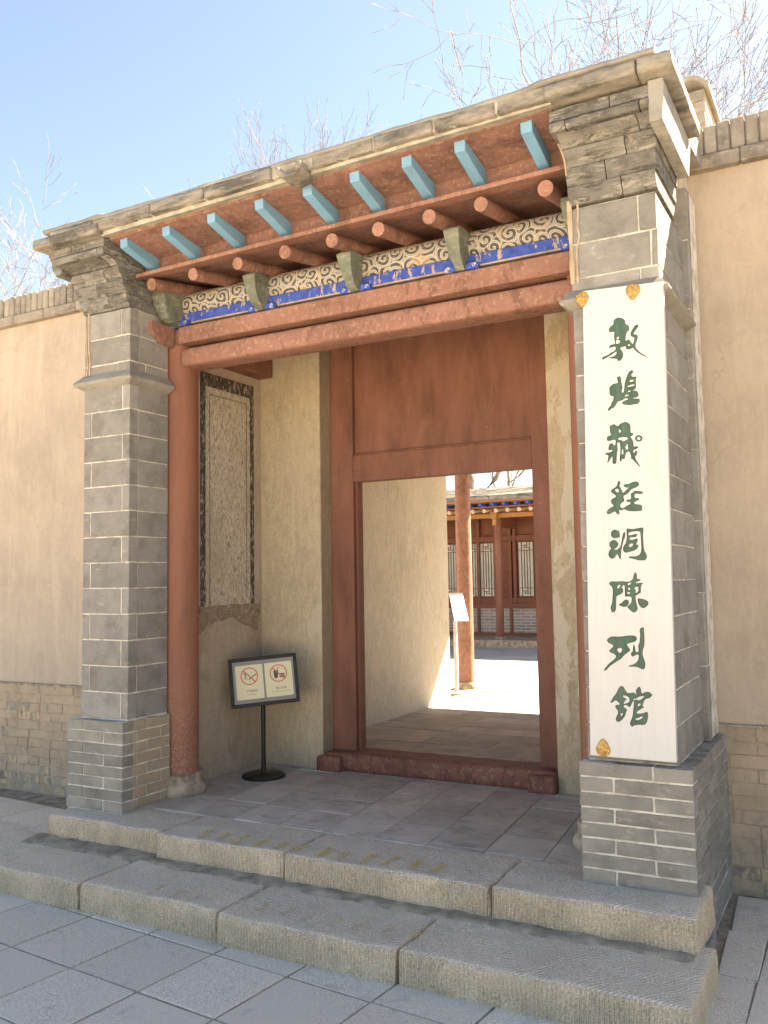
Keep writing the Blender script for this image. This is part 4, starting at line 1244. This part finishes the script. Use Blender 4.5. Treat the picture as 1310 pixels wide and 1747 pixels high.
GL.append((1020, 970, [[(340,318),(280,355),(280,390),(340,450),(365,510),(370,600),(362,720),(350,850),(315,950),(325,1030),(355,1095),(385,1070),(400,1085),(445,1020),(450,900),(455,760),(470,680),(540,650),(610,600),(628,540),(610,490),(585,470),(640,410),(662,430),(665,520),(670,640),(670,690),(740,695),(810,700),(835,740),(830,830),(790,890),(735,935),(740,970),(800,1030),(850,1075),(910,1088),(965,1050),(985,980),(960,880),(935,760),(940,680),(1000,635),(1060,590),(1065,480),(1080,410),(1115,355),(1030,355),(945,365),(950,335),(1020,310),(1055,280),(1040,262),(970,250),(968,160),(935,95),(890,140),(875,230),(840,285),(760,325),(600,315),(450,322)],
  [(545,400),(490,430),(485,500),(530,470),(555,430)], [(735,375),(790,345),(828,350),(815,385),(770,408),(740,400)], [(740,490),(770,475),(805,490),(800,522),(760,525)], [(725,610),(745,580),(800,595),(795,620),(740,630)], [(910,500),(925,460),(990,450),(1005,510),(1000,560),(960,605),(935,600),(940,540)],
  [(705,768),(650,790),(600,840),(515,895),(570,930),(650,952),(715,935),(765,870),(760,800)], [(1000,742),(990,800),(1020,900),(1080,965),(1130,985),(1210,940),(1255,870),(1230,810),(1150,765)]]))
GL.append((1020, 1060, [[(330,380),(260,420),(225,462),(260,530),(340,570),(378,610),(360,650),(310,690),(283,740),(320,775),(400,810),(440,850),(440,900),(370,970),(260,1060),(190,1150),(148,1205),(170,1225),(220,1195),(300,1110),(430,1020),(570,930),(650,840),(720,785),(790,735),(785,680),(750,630),(725,580),(760,545),(880,515),(945,480),(965,420),(930,370),(850,350),(700,360),(560,378),(420,375)],
  [(550,655),(475,705),(545,785),(605,710)],
  [(1105,148),(1050,180),(1035,260),(1050,330),(1040,420),(1030,530),(1000,600),(1005,680),(1000,760),(935,745),(925,660),(890,570),(868,660),(865,740),(825,780),(825,840),(865,878),(920,845),(990,825),(1015,860),(1000,950),(950,1020),(850,1080),(765,1100),(790,1125),(900,1125),(1000,1145),(1080,1185),(1130,1190),(1170,1140),(1175,1040),(1150,950),(1110,830),(1115,710),(1150,600),(1155,420),(1145,260),(1140,170)]]))
GL.append((1025, 1160, [[(520,150),(460,175),(420,250),(370,350),(310,420),(270,500),(230,550),(285,560),(350,510),(400,520),(465,590),(460,610),(390,620),(355,660),(380,710),(420,760),(425,830),(395,890),(370,970),(390,1025),(430,1040),(490,1020),(560,950),(605,880),(625,800),(648,740),(610,700),(570,680),(570,640),(610,620),(660,635),(705,672),(745,635),(790,540),(815,530),(820,600),(805,720),(795,850),(765,960),(725,1060),(730,1110),(775,1162),(830,1130),(950,1110),(1075,1115),(1140,1050),(1170,920),(1165,830),(1140,790),(1060,820),(930,840),(890,815),(920,770),(1000,720),(1070,675),(1035,640),(1060,560),(1105,480),(1190,455),(1240,420),(1275,380),(1230,320),(1160,295),(1090,305),(1040,335),(1005,310),(990,220),(950,165),(900,210),(865,270),(885,355),(830,320),(780,310),(720,325),(650,310),(600,240),(560,175)],
  [(545,400),(590,385),(640,400),(700,440),(710,500),(690,555),(570,595),(580,540),(640,475),(590,445)], [(810,475),(880,455),(960,410),(1075,400),(1060,430),(990,490),(940,505),(880,485),(820,505)], [(945,585),(915,625),(930,655),(975,625),(985,590)], [(485,830),(515,835),(555,820),(515,900)], [(860,960),(940,940),(1000,905),(1035,920),(1010,960),(920,995),(870,985)]]))
def curve_mesh(contours, extrude=0.0):
    cu = bpy.data.curves.new('outline', 'CURVE')
    cu.dimensions = '2D'; cu.fill_mode = 'BOTH'; cu.extrude = extrude
    for c in contours:
        s = cu.splines.new('POLY'); s.points.add(len(c)-1); s.use_cyclic_u = True
        for p, q in zip(s.points, c): p.co = (q[0], q[1], 0, 1)
    ob = bpy.data.objects.new('outline', cu)
    me = bpy.data.meshes.new_from_object(ob)
    bpy.data.objects.remove(ob); bpy.data.curves.remove(cu)
    return me
K = 14.5556
glyphs = []
for ox, oy, cons in GL:
    g = []
    for c in cons:
        g.append([bpx(ox+p.x/K, oy+p.y/K) for p in catmull([Vector((a, b)) for a, b in c], 3)])
    glyphs.append(g)
corners = [BDi @ c for c in (c_bl, c_br, c_tr, c_tl)]
rect = [(c.x, c.y) for c in corners]
T_FACE = 0.006
front = curve_mesh([rect]+[c for g in glyphs for c in g], T_FACE/2)
front.materials.append(M['white']); front.materials.append(M['carve_rim_shade'])
for p in front.polygons:
    cx = p.center
    inner = rect[0][0]+0.012 < cx.x < rect[1][0]-0.02 and rect[0][1]+0.03 < cx.y < rect[3][1]-0.03
    if abs(p.normal.z) < 0.5 and inner: p.material_index = 1
fo = bpy.data.objects.new('board_face', front); fo.matrix_world = BD @ Matrix.Translation((0, 0, -T_FACE/2))
def place_m(o, parent, m):
    COL.objects.link(o); o.parent = parent; o.matrix_parent_inverse = Matrix.Translation(-WLOC[parent.name]); o.matrix_basis = m
    WLOC[o.name] = Vector((0, 0, 0))
place_m(fo, NB, BD @ Matrix.Translation((0, 0, -T_FACE/2)))
back = prism([(r[0]*0.998, r[1]*0.9995) for r in rect], 'z', -0.034, -T_FACE-0.0008, 0.002)
back.materials.append(M['white'])
place_m(bpy.data.objects.new('board_back', back), NB, BD)
def area2(c): return sum(c[i][0]*c[(i+1) % len(c)][1]-c[(i+1) % len(c)][0]*c[i][1] for i in range(len(c)))
def inside(p, c):
    r = False
    for i in range(len(c)):
        (x1, y1), (x2, y2) = c[i], c[(i+1) % len(c)]
        if (y1 > p[1]) != (y2 > p[1]) and p[0] < (x2-x1)*(p[1]-y1)/(y2-y1)+x1: r = not r
    return r
def inset(c, d, hole):
    sg = (1 if area2(c) > 0 else -1)*(-1 if hole else 1)
    out = []
    n = len(c)
    for i in range(n):
        a, b = Vector(c[i-1]), Vector(c[(i+1) % n]); t = b-a
        if t.length < 1e-9: out.append(c[i]); continue
        t.normalize(); out.append((c[i][0]-t.y*d*sg, c[i][1]+t.x*d*sg))
    return out
for g in glyphs:
    me = curve_mesh(g, 0.0006); me.materials.append(M['carve_rim_shade'])  # dark layer left showing round each stroke as its painted edge shadow
    cc = bpy.data.objects.new('carved_character', me)
    place_m(cc, NB, BD @ Matrix.Translation((0, 0, -T_FACE+0.0012)))
    gi = []
    for c in g:
        hole = any(inside(c[0], o) for o in g if o is not c)
        gi.append(inset(c, 0.0019, hole))
    me = curve_mesh(gi, 0.0008); me.materials.append(M['carve'])
    o = bpy.data.objects.new('green_stroke', me)
    COL.objects.link(o); o.parent = cc
    o.matrix_basis = Matrix.Translation((0, 0, 0.0018))
# tarnished gold leaf-shaped clips
for (u, v, rot, sz) in ((993, 509, 0.10, 1.0), (1079.5, 495, -0.06, 1.05), (1029, 1278, math.pi, 1.05)):
    x, y = bpx(u, v)
    o2 = []
    for i in range(28):
        t = 2*math.pi*i/28
        r = 0.031*sz
        # heart-leaf: round top with a small notch, pointed tip below
        px = r*math.sin(t)*(1.0 if math.cos(t) > 0 else (1-0.12*(-math.cos(t))))
        py = r*math.cos(t)
        if math.cos(t) < -0.3: py = -r*(0.3+(-math.cos(t)-0.3)*1.55); px *= (1-0.30*(-math.cos(t)-0.3))
        if abs(math.sin(t)) < 0.16 and math.cos(t) > 0: py -= r*0.12
        o2.append((px, py))
    bm = bmesh.new()
    vs_ = [bm.verts.new((p[0], p[1], 0)) for p in o2]; vt = [bm.verts.new((p[0]*0.9, p[1]*0.9, 0.004)) for p in o2]
    n = len(o2); ctr = bm.verts.new((0, 0, 0.008))
    for i in range(n):
        bm.faces.new((vs_[i], vs_[(i+1) % n], vt[(i+1) % n], vt[i])); bm.faces.new((vt[i], vt[(i+1) % n], ctr))
    bm.faces.new(vs_[::-1])
    bmesh.ops.recalc_face_normals(bm, faces=bm.faces)
    me = bm_mesh(bm); me.materials.append(M['gold'])
    place_m(bpy.data.objects.new('leaf_clip', me), NB, BD @ Matrix.Translation((x, y, 0.001)) @ Matrix.Rotation(rot, 4, 'Z'))

# ================================================================== NOTICE STAND
NS = thing('notice_stand', 'black metal notice stand with no smoking and no eating cards in the alcove', 'sign', (-3.745, 5.07, ZP))
obj('base', smooth_sides(lathe(-3.745, 5.07, [(0.148, ZP), (0.150, ZP+0.012), (0.146, ZP+0.020), (0.03, ZP+0.026), (0.018, ZP+0.03)], 40), 30), M['black'], NS)
obj('pole', smooth_sides(rod((-3.745, 5.07, ZP+0.02), (-3.745, 5.07, 0.90), 0.0155, 0.0155, 20), 40), M['black'], NS)
pc = at_plane(450.3, 1161, Vector((-3.75, 5.03, 0)), Vector((0.52, -0.80, 0.0)))
nrm = Vector((0.55, -0.82, 0.17)).normalized()
hx = Vector((0, 0, 1)).cross(nrm).normalized(); hz = nrm.cross(hx)
ra = math.radians(4.9)
hx2 = hx*math.cos(ra)+hz*math.sin(ra); hz2 = nrm.cross(hx2)
PM = Matrix(((hx2.x, hz2.x, nrm.x, pc.x), (hx2.y, hz2.y, nrm.y, pc.y), (hx2.z, hz2.z, nrm.z, pc.z), (0, 0, 0, 1)))
def npart(name, me, mat, par=None, m=PM):
    me.materials.append(mat)
    o = bpy.data.objects.new(name, me); place_m(o, NS if par is None else par, m)
    if par is not None: o.matrix_parent_inverse = PM.inverted(); 
    return o
def rrect(x0, x1, y0, y1, r, n=5):
    out = []
    for cx, cy, a in ((x1-r, y1-r, 0), (x0+r, y1-r, 90), (x0+r, y0+r, 180), (x1-r, y0+r, 270)):
        for i in range(n+1):
            t = math.radians(a+90*i/n); out.append((cx+r*math.cos(t), cy+r*math.sin(t)))
    return out
HW, HH = 0.235, 0.168
backp = npart('backing_panel', prism(rrect(-HW+.012, HW-.012, -HH+.012, HH-.012, 0.003), 'z', -0.012, 0.0), M['grey_panel'])
for x0, x1, y0, y1 in ((-HW, HW, HH-0.024, HH), (-HW, HW, -HH, -HH+0.024), (-HW, -HW+0.024, -HH+0.024, HH-0.024), (HW-0.024, HW, -HH+0.024, HH-0.024)):
    npart('frame_bar', prism([(x0, y0), (x1, y0), (x1, y1), (x0, y1)], 'z', -0.016, 0.010, 0.004), M['black'])
# clamp behind the panel
cl = PM @ Vector((0, -0.06, -0.02))
obj('clamp', rod((-3.745, 5.07, 0.84), tuple(cl), 0.014, 0.014, 10), M['black'], NS)
def disk_ring(cx, cy, r0, r1, n=40): return [circ(cx, cy, r1, r1, n), circ(cx, cy, r0, r0, n)]
def text_mesh(body, size, align='CENTER'):
    cu = bpy.data.curves.new('text', 'FONT'); cu.body = body; cu.size = size; cu.align_x = align; cu.align_y = 'CENTER'
    ob = bpy.data.objects.new('text', cu); COL.objects.link(ob)
    me = bpy.data.meshes.new_from_object(ob)
    bpy.data.objects.remove(ob); bpy.data.curves.remove(cu)
    return me
for ci, cx in enumerate((-0.098, 0.103)):
    card = npart('card', prism(rrect(cx-0.094, cx+0.094, -0.117, 0.117, 0.009), 'z', 0.0, 0.0016), M['cream'])
    z = 0.0022
    TM = PM @ Matrix.Translation((0, 0, z))
    if ci == 0:
        npart('cigarette', curve_mesh([[(cx-0.003, 0.016), (cx+0.050, 0.048), (cx+0.047, 0.054), (cx-0.006, 0.022)]], 0.0002), M['sign_ink'], card, TM)
        for k in range(2):
            pts = [(cx-0.012-0.010*k, 0.022), (cx-0.028-0.006*k, 0.028), (cx-0.022-0.006*k, 0.046), (cx-0.030-0.008*k, 0.066)]
            L = []
            for (x0, y0) in pts: L.append((x0-0.0018, y0))
            for (x0, y0) in pts[::-1]: L.append((x0+0.0018, y0+0.001))
            npart('smoke_line', curve_mesh([L], 0.0002), M['sign_ink'], card, TM)
    else:
        npart('cup', curve_mesh([[(cx-0.034, 0.060), (cx+0.000, 0.060), (cx-0.006, 0.008), (cx-0.029, 0.008)]], 0.0002), M['sign_ink'], card, TM)
        npart('straw', curve_mesh([[(cx-0.012, 0.06), (cx-0.008, 0.06), (cx-0.002, 0.074), (cx+0.010, 0.077), (cx+0.010, 0.081), (cx-0.005, 0.078)]], 0.0002), M['sign_ink'], card, TM)
        for k in range(3):
            npart('burger_layer', curve_mesh([rrect(cx+0.006, cx+0.042, 0.009+0.0105*k, 0.0165+0.0105*k, 0.003)], 0.0002), M['sign_ink'], card, TM)
    TM2 = PM @ Matrix.Translation((0, 0, z+0.0008))
    npart('prohibition_ring', curve_mesh(disk_ring(cx, 0.040, 0.053, 0.060), 0.0002), M['sign_red'], card, TM2)
    d = 0.040
    npart('prohibition_bar', curve_mesh([[(cx-d-.002, 0.040+d-.002), (cx-d+.003, 0.040+d+.003), (cx+d+.002, 0.040-d+.003), (cx+d-.003, 0.040-d-.003)]], 0.0002), M['sign_red'], card, TM2)
    npart('lettering', text_mesh(('严禁吸烟', '禁止饮食')[ci], 0.0185), M['sign_ink'], card, PM @ Matrix.Translation((cx+0.012, -0.062, z)))
    npart('lettering', text_mesh(('No smoking', 'Not allowed to eat or drink')[ci], (0.0115, 0.0105)[ci]), M['sign_ink'], card, PM @ Matrix.Translation((cx+0.008, -0.084, z)))

# ================================================================== COURTYARD INFO STAND
IS = thing('information_stand', 'white lectern style information panel on a steel post beside the courtyard column', 'sign', (-4.27, 9.58, ZP))
bp = at_z(779, 1182, ZP)
IS.location = bp; WLOC[IS.name] = bp.copy()
piece('base_plate', bp.x-0.12, bp.x+0.16, bp.y-0.13, bp.y+0.13, ZP, ZP+0.012, M['steel'], IS, 0.003)
pt = at_y(777.7, 1058, bp.y)
piece('post', bp.x-0.018, bp.x+0.022, bp.y-0.02, bp.y+0.02, ZP+0.01, pt.z, M['steel'], IS, 0.003)
pn_ = Vector((0.62, -0.50, 0.60)).normalized()
A = [at_plane(u, v, Vector((bp.x, bp.y, pt.z+0.02)), pn_) for u, v in ((776, 1058.5), (799.5, 1058.5), (788.5, 1011.5), (766.4, 1011.5))]
bm = bmesh.new()
fv = [bm.verts.new(p) for p in A]; bv = [bm.verts.new(p-pn_*0.012) for p in A]
bm.faces.new(fv); bm.faces.new(bv[::-1])
for i in range(4): bm.faces.new((fv[i], bv[i], bv[(i+1) % 4], fv[(i+1) % 4]))
bmesh.ops.recalc_face_normals(bm, faces=bm.faces)
ip = obj('panel', bm_mesh(bm), M['paper'], IS)
for k, (t0, s0, s1) in enumerate(((0.74, 0.25, 0.85), (0.67, 0.30, 0.9), (0.60, 0.3, 0.8), (0.52, 0.12, 0.6), (0.45, 0.3, 0.9), (0.38, 0.3, 0.85))):
    def lp(s, t): return (A[0].lerp(A[1], s)).lerp(A[3].lerp(A[2], s), t)+pn_*0.0015
    bm = bmesh.new()
    bm.faces.new([bm.verts.new(p) for p in (lp(s0, t0), lp(s1, t0), lp(s1, t0+0.012), lp(s0, t0+0.012))])
    obj('printed_line', bm_mesh(bm), M['print'], ip)

# ================================================================== FAR HALL
HALL = thing('courtyard_hall', 'dark red timber hall with lattice windows across the courtyard', 'building', (-7.0, 18.0, ZP))
HX0, HX1 = -14.0, 1.0
piece('platform', HX0, HX1, 16.74, 24.0, 0.1, 0.405, M['stone'], HALL, 0.01)
YW = 18.2
wall = piece('wall', HX0, HX1, YW, YW+0.2, 0.40, 3.05, M['hall_red'], HALL, 0)
piece('brick_base', HX0, HX1, YW-0.06, YW, 0.46, 1.0, M['far_brick'], HALL, 0)
piece('base_rail', HX0, HX1, YW-0.09, YW-0.062, 0.405, 0.475, M['hall_red'], HALL, 0)
piece('sill', HX0, HX1, YW-0.13, YW, 1.0, 1.09, M['hall_red'], HALL, 0)
def hx(px): return at_y(px, 960, YW).x
for px in (704, 729, 756, 783, 818.5, 847, 872, 880, 938, 964):
    x = hx(px); piece('post', x-0.035, x+0.035, YW-0.10, YW-0.002, 1.09, 3.0, M['hall_red'], HALL, 0.004)
for px in (817, 872):
    x = hx(px); piece('base_post', x-0.03, x+0.03, YW-0.10, YW-0.062, 0.475, 1.0, M['hall_red'], HALL, 0.004)
piece('window_head', HX0, HX1, YW-0.085, YW-0.002, 2.44, 2.56, M['hall_red'], HALL, 0.004)
piece('window_rail', HX0, HX1, YW-0.085, YW-0.002, 1.09, 1.22, M['hall_red'], HALL, 0.004)
wins = [(733, 753), (758, 779.5), (795, 816), (821, 843.5), (886, 910), (914, 936), (940, 962)]
for a, b in wins:
    x0, x1 = hx(a), hx(b); z0, z1 = 1.255, 2.405
    wn = piece('window', x0-0.03, x1+0.03, YW-0.03, YW-0.004, z0-0.03, z1+0.03, M['hall_red'], HALL, 0)
    piece('pane', x0, x1, YW-0.038, YW-0.032, z0, z1, M['lattice_glass'], wn, 0)
    wd = x1-x0; bw = 0.012
    def bar(u0, u1, v0, v1):
        piece('lattice_bar', x0+u0*wd-bw/2, x0+u1*wd+bw/2, YW-0.056, YW-0.040, z0+v0-bw/2, z0+v1+bw/2, M['hall_red'], wn, 0)
    H = z1-z0
    for u in (0.22, 0.41, 0.60, 0.80): bar(u, u, 0.17, H-0.17)
    for v in (0.17, H-0.17): bar(0, 1, v, v)
    for v0 in (0.0, H-0.17):
        for u in (0.22, 0.80): bar(u, u, v0+(0 if v0 else 0), v0+0.17)
        bar(0.22, 0.60, v0+0.085+0.02, v0+0.085+0.02); bar(0.41, 0.80, v0+0.05, v0+0.05); bar(0.41, 0.41, v0+0.05, v0+0.105); bar(0.60, 0.60, v0+0.05, v0+0.17)
# columns, eave beam, rafters
for px in (706, 850.5, 1010):
    x = at_y(px, 960, 17.2).x
    c = obj('column', smooth_sides(lathe(x, 17.2, [(0.082, 0.42), (0.076, 3.0)], 24), 40), M['hall_red'] if False else M['red_dark'], HALL)
    obj('stone_foot', smooth_sides(lathe(x, 17.2, [(0.115, 0.40), (0.115, 0.43), (0.09, 0.45)], 24), 40), M['stone'], c)
    piece('beam_head', x-0.075, x+0.055, 16.98, 17.25, 2.86, 3.01, M['hall_beam'], HALL, 0.01)
    piece('beam_head', x-0.05, x+0.035, 17.02, 17.2, 2.72, 2.86, M['hall_beam'], HALL, 0.01)
    piece('cross_beam', x-0.05, x+0.05, 17.2, YW, 2.70, 2.92, M['hall_red'], HALL, 0.005)
piece('eave_beam', HX0, HX1, 17.12, 17.28, 2.885, 2.975, M['hall_beam'], HALL, 0.006)
piece('eave_purlin', HX0, HX1, 17.14, 17.30, 2.995, 3.10, M['red_dark'], HALL, 0.02)
hroof = obj('roof', prism([(16.30, 3.17), (16.30, 3.27), (19.6, 3.80), (24, 3.3), (24, 3.1), (18, 3.3)], 'x', HX0-0.5, HX1+0.5), M['hall_roof'], HALL)
obj('soffit', prism([(16.36, 3.135), (16.36, 3.165), (18.3, 3.45), (18.3, 3.42)], 'x', HX0, HX1), M['hall_red'], hroof)
obj('eave_fascia', prism([(16.345, 3.155), (16.39, 3.155), (16.39, 3.185), (16.345, 3.185)], 'x', HX0, HX1), M['hall_beam'], hroof)
random.seed(71)
x = -12.2
while x < 0.6:
    wd = random.uniform(0.45, 0.75)
    piece('eave_tile', x+0.004, x+wd-0.004, 16.27+random.uniform(-.01, .01), 16.7, 3.19, 3.28, M['roof_stone'], hroof, 0.012, 0.004, 0.004)
    x += wd
for px in np.arange(676, 990, 19.9):
    x = at_y(float(px)+9.5, 866, 16.6).x
    obj('round_rafter', smooth_sides(rod((x, 16.62, 2.995), (x, 18.0, 3.22), 0.042, 0.042, 14), 40), M['hall_round'], HALL)
    piece('flying_rafter', x-0.032, x+0.032, 16.40, 16.72, 3.085, 3.140, M['hall_blue'], HALL, 0.003)
obj('rafter_strip', prism([(16.60, 3.052), (16.66, 3.052), (16.66, 3.08), (16.60, 3.08)], 'x', HX0, HX1), M['red_dark'], HALL)
obj('rafter_backing', prism([(16.74, 3.06), (16.76, 3.06), (16.76, 3.16), (16.74, 3.16)], 'x', HX0, HX1), M['red_dark'], HALL)

# ================================================================== TREES
def grow(seed, height, spread, lv_max=5, wob=0.16, nb0=7):
    rnd = random.Random(seed)
    segs = {0: [], 1: []}
    tips = []
    def branch(p, d, L, r, lv):
        n = 6 if lv < 2 else (5 if lv < 4 else 3)
        pts = [(p.copy(), r)]
        up = 0.07 if lv > 0 else 0.02
        for i in range(n):
            d = (d + Vector((rnd.gauss(0, wob if lv else .06), rnd.gauss(0, wob if lv else .06), rnd.gauss(0, wob*.7 if lv else .04)+up*(1 if d.z < 0.95 else 0)))).normalized()
            p = p + d*(L/n)
            pts.append((p.copy(), r*(1-0.55*(i+1)/n)))
        segs[0 if lv <= 1 else 1].append(pts)
        if lv >= lv_max:
            tips.append(p.copy()); return
        nb = {0: nb0, 1: 5, 2: 4, 3: 4, 4: 3}[lv]
        for k in range(nb):
            t = rnd.uniform(0.35 if lv else 0.38, 1.0) if k else 1.0
            idx = t*n; i0 = min(int(idx), n-1); f = idx-i0
            q = pts[i0][0].lerp(pts[i0+1][0], f); rr = pts[i0][1]+(pts[i0+1][1]-pts[i0][1])*f
            a = rnd.uniform(0, 2*math.pi)
            o = d.orthogonal().normalized(); o = Matrix.Rotation(a, 3, d) @ o
            sp = (rnd.uniform(0.45, 0.85) if k else 0.15)*spread
            dd = (d*math.cos(sp)+o*math.sin(sp)).normalized()
            dd = (dd+Vector((0, 0, 0.05))).normalized()
            branch(q, dd, L*rnd.uniform(0.48, 0.72)*(1 if lv else 0.9), rr*(rnd.uniform(0.5, 0.68) if k else 0.85), lv+1)
    branch(Vector((0, 0, 0)), Vector((rnd.uniform(-.06, .06), rnd.uniform(-.06, .06), 1)).normalized(), height*0.50, height*0.0135, 0)
    out = []
    for key in (0, 1):
        V, F = [], []
        for pts in segs[key]:
            k = 7 if key == 0 else 3
            base = len(V)
            for j, (q, r) in enumerate(pts):
                dd = (pts[min(j+1, len(pts)-1)][0]-pts[max(j-1, 0)][0]).normalized()
                a = dd.orthogonal().normalized(); b = dd.cross(a)
                r = max(r, 0.0042)
                for i in range(k):
                    t = 2*math.pi*i/k; V.append(q+a*(r*math.cos(t))+b*(r*math.sin(t)))
            for j in range(len(pts)-1):
                for i in range(k):
                    F.append((base+j*k+i, base+j*k+(i+1) % k, base+(j+1)*k+(i+1) % k, base+(j+1)*k+i))
        if key == 1:
            for q in tips:
                if rnd.random() < 0.5: continue
                s = 0.010; b0 = len(V)
                V += [q+Vector((s, 0, 0)), q+Vector((-s*.5, s*.8, 0)), q+Vector((-s*.5, -s*.8, 0)), q+Vector((0, 0, s*2.4)), q-Vector((0, 0, s))]
                F += [(b0, b0+1, b0+3), (b0+1, b0+2, b0+3), (b0+2, b0, b0+3), (b0+1, b0, b0+4), (b0+2, b0+1, b0+4), (b0, b0+2, b0+4)]
        me = bpy.data.meshes.new('tree'); me.from_pydata([tuple(v) for v in V], [], F); me.update()
        me.materials.append(M['bark'] if key == 0 else M['twig'])
        me.shade_smooth()
        out.append(me)
    return out
TREES = [grow(101, 9.0, 1.0), grow(202, 9.0, 1.1), grow(303, 9.0, 0.9), grow(404, 9.0, 1.35, 5, 0.22, 6)]
def tree(px, y, z_top, kind, rz, label, slim=1.0):
    """stands behind the gate; px gives the bearing, y the distance, z_top the height it reaches"""
    p = at_y(px, 990, y)
    s = (z_top-ZP)/ (max(v.co.z for v in TREES[kind][1].vertices))
    t = thing('bare_tree', label, 'tree', (p.x, y, 0.2), 'bare trees behind the gatehouse')
    t.rotation_euler = (0, 0, rz); t.scale = (s*slim, s*slim, s)
    for nm, me in (('trunk', TREES[kind][0]), ('crown', TREES[kind][1])):
        o = bpy.data.objects.new(nm, me); COL.objects.link(o); o.parent = t
    return t
def ztop(px, py, y): return at_y(px, py, y).z
tree(985, 29.0, ztop(985, 20, 29), 0, 2.2, 'bare tree with low branches over the eave end by the name board pier')
tree(1345, 24.0, ztop(1300, -90, 24), 3, 3.0, 'low wide bare tree over the boundary wall, farthest along from the gate')
tree(50, 16.0, ztop(60, 325, 16), 1, 0.4, 'bare pale tree rising behind the plain boundary wall and the pier without a board')
tree(185, 18.5, ztop(185, 285, 18.5), 1, 2.0, 'bare tree whose few twigs top the roof end over the plain pier')
tree(555, 22.0, ztop(545, 160, 22), 2, 1.1, 'bare tree showing above the eave next to the broken water spout', 0.62)
tree(690, 24.0, ztop(690, 92, 24), 0, 3.3, 'bare tree showing above the middle of the eave, between two other crowns', 0.85)
tree(800, 25.0, ztop(790, 70, 25), 1, 4.4, 'bare tree above the eave close to the name board pier, thin upright crown', 0.8)
tree(1105, 25.0, ztop(1065, -150, 25), 3, 0.2, 'large bare tree right behind the capped pier with the name board')
tree(1245, 27.0, ztop(1235, -160, 27), 1, 5.3, 'tall bare tree above the boundary wall and the small parapet stub')
tree(865, 31.0, 12.0, 3, 2.8, 'bare tree above the courtyard hall roof, between rear column and door jamb')
tree(782, 28.0, 12.0, 2, 0.8, 'bare tree above the courtyard hall roof, right behind the rear porch column')
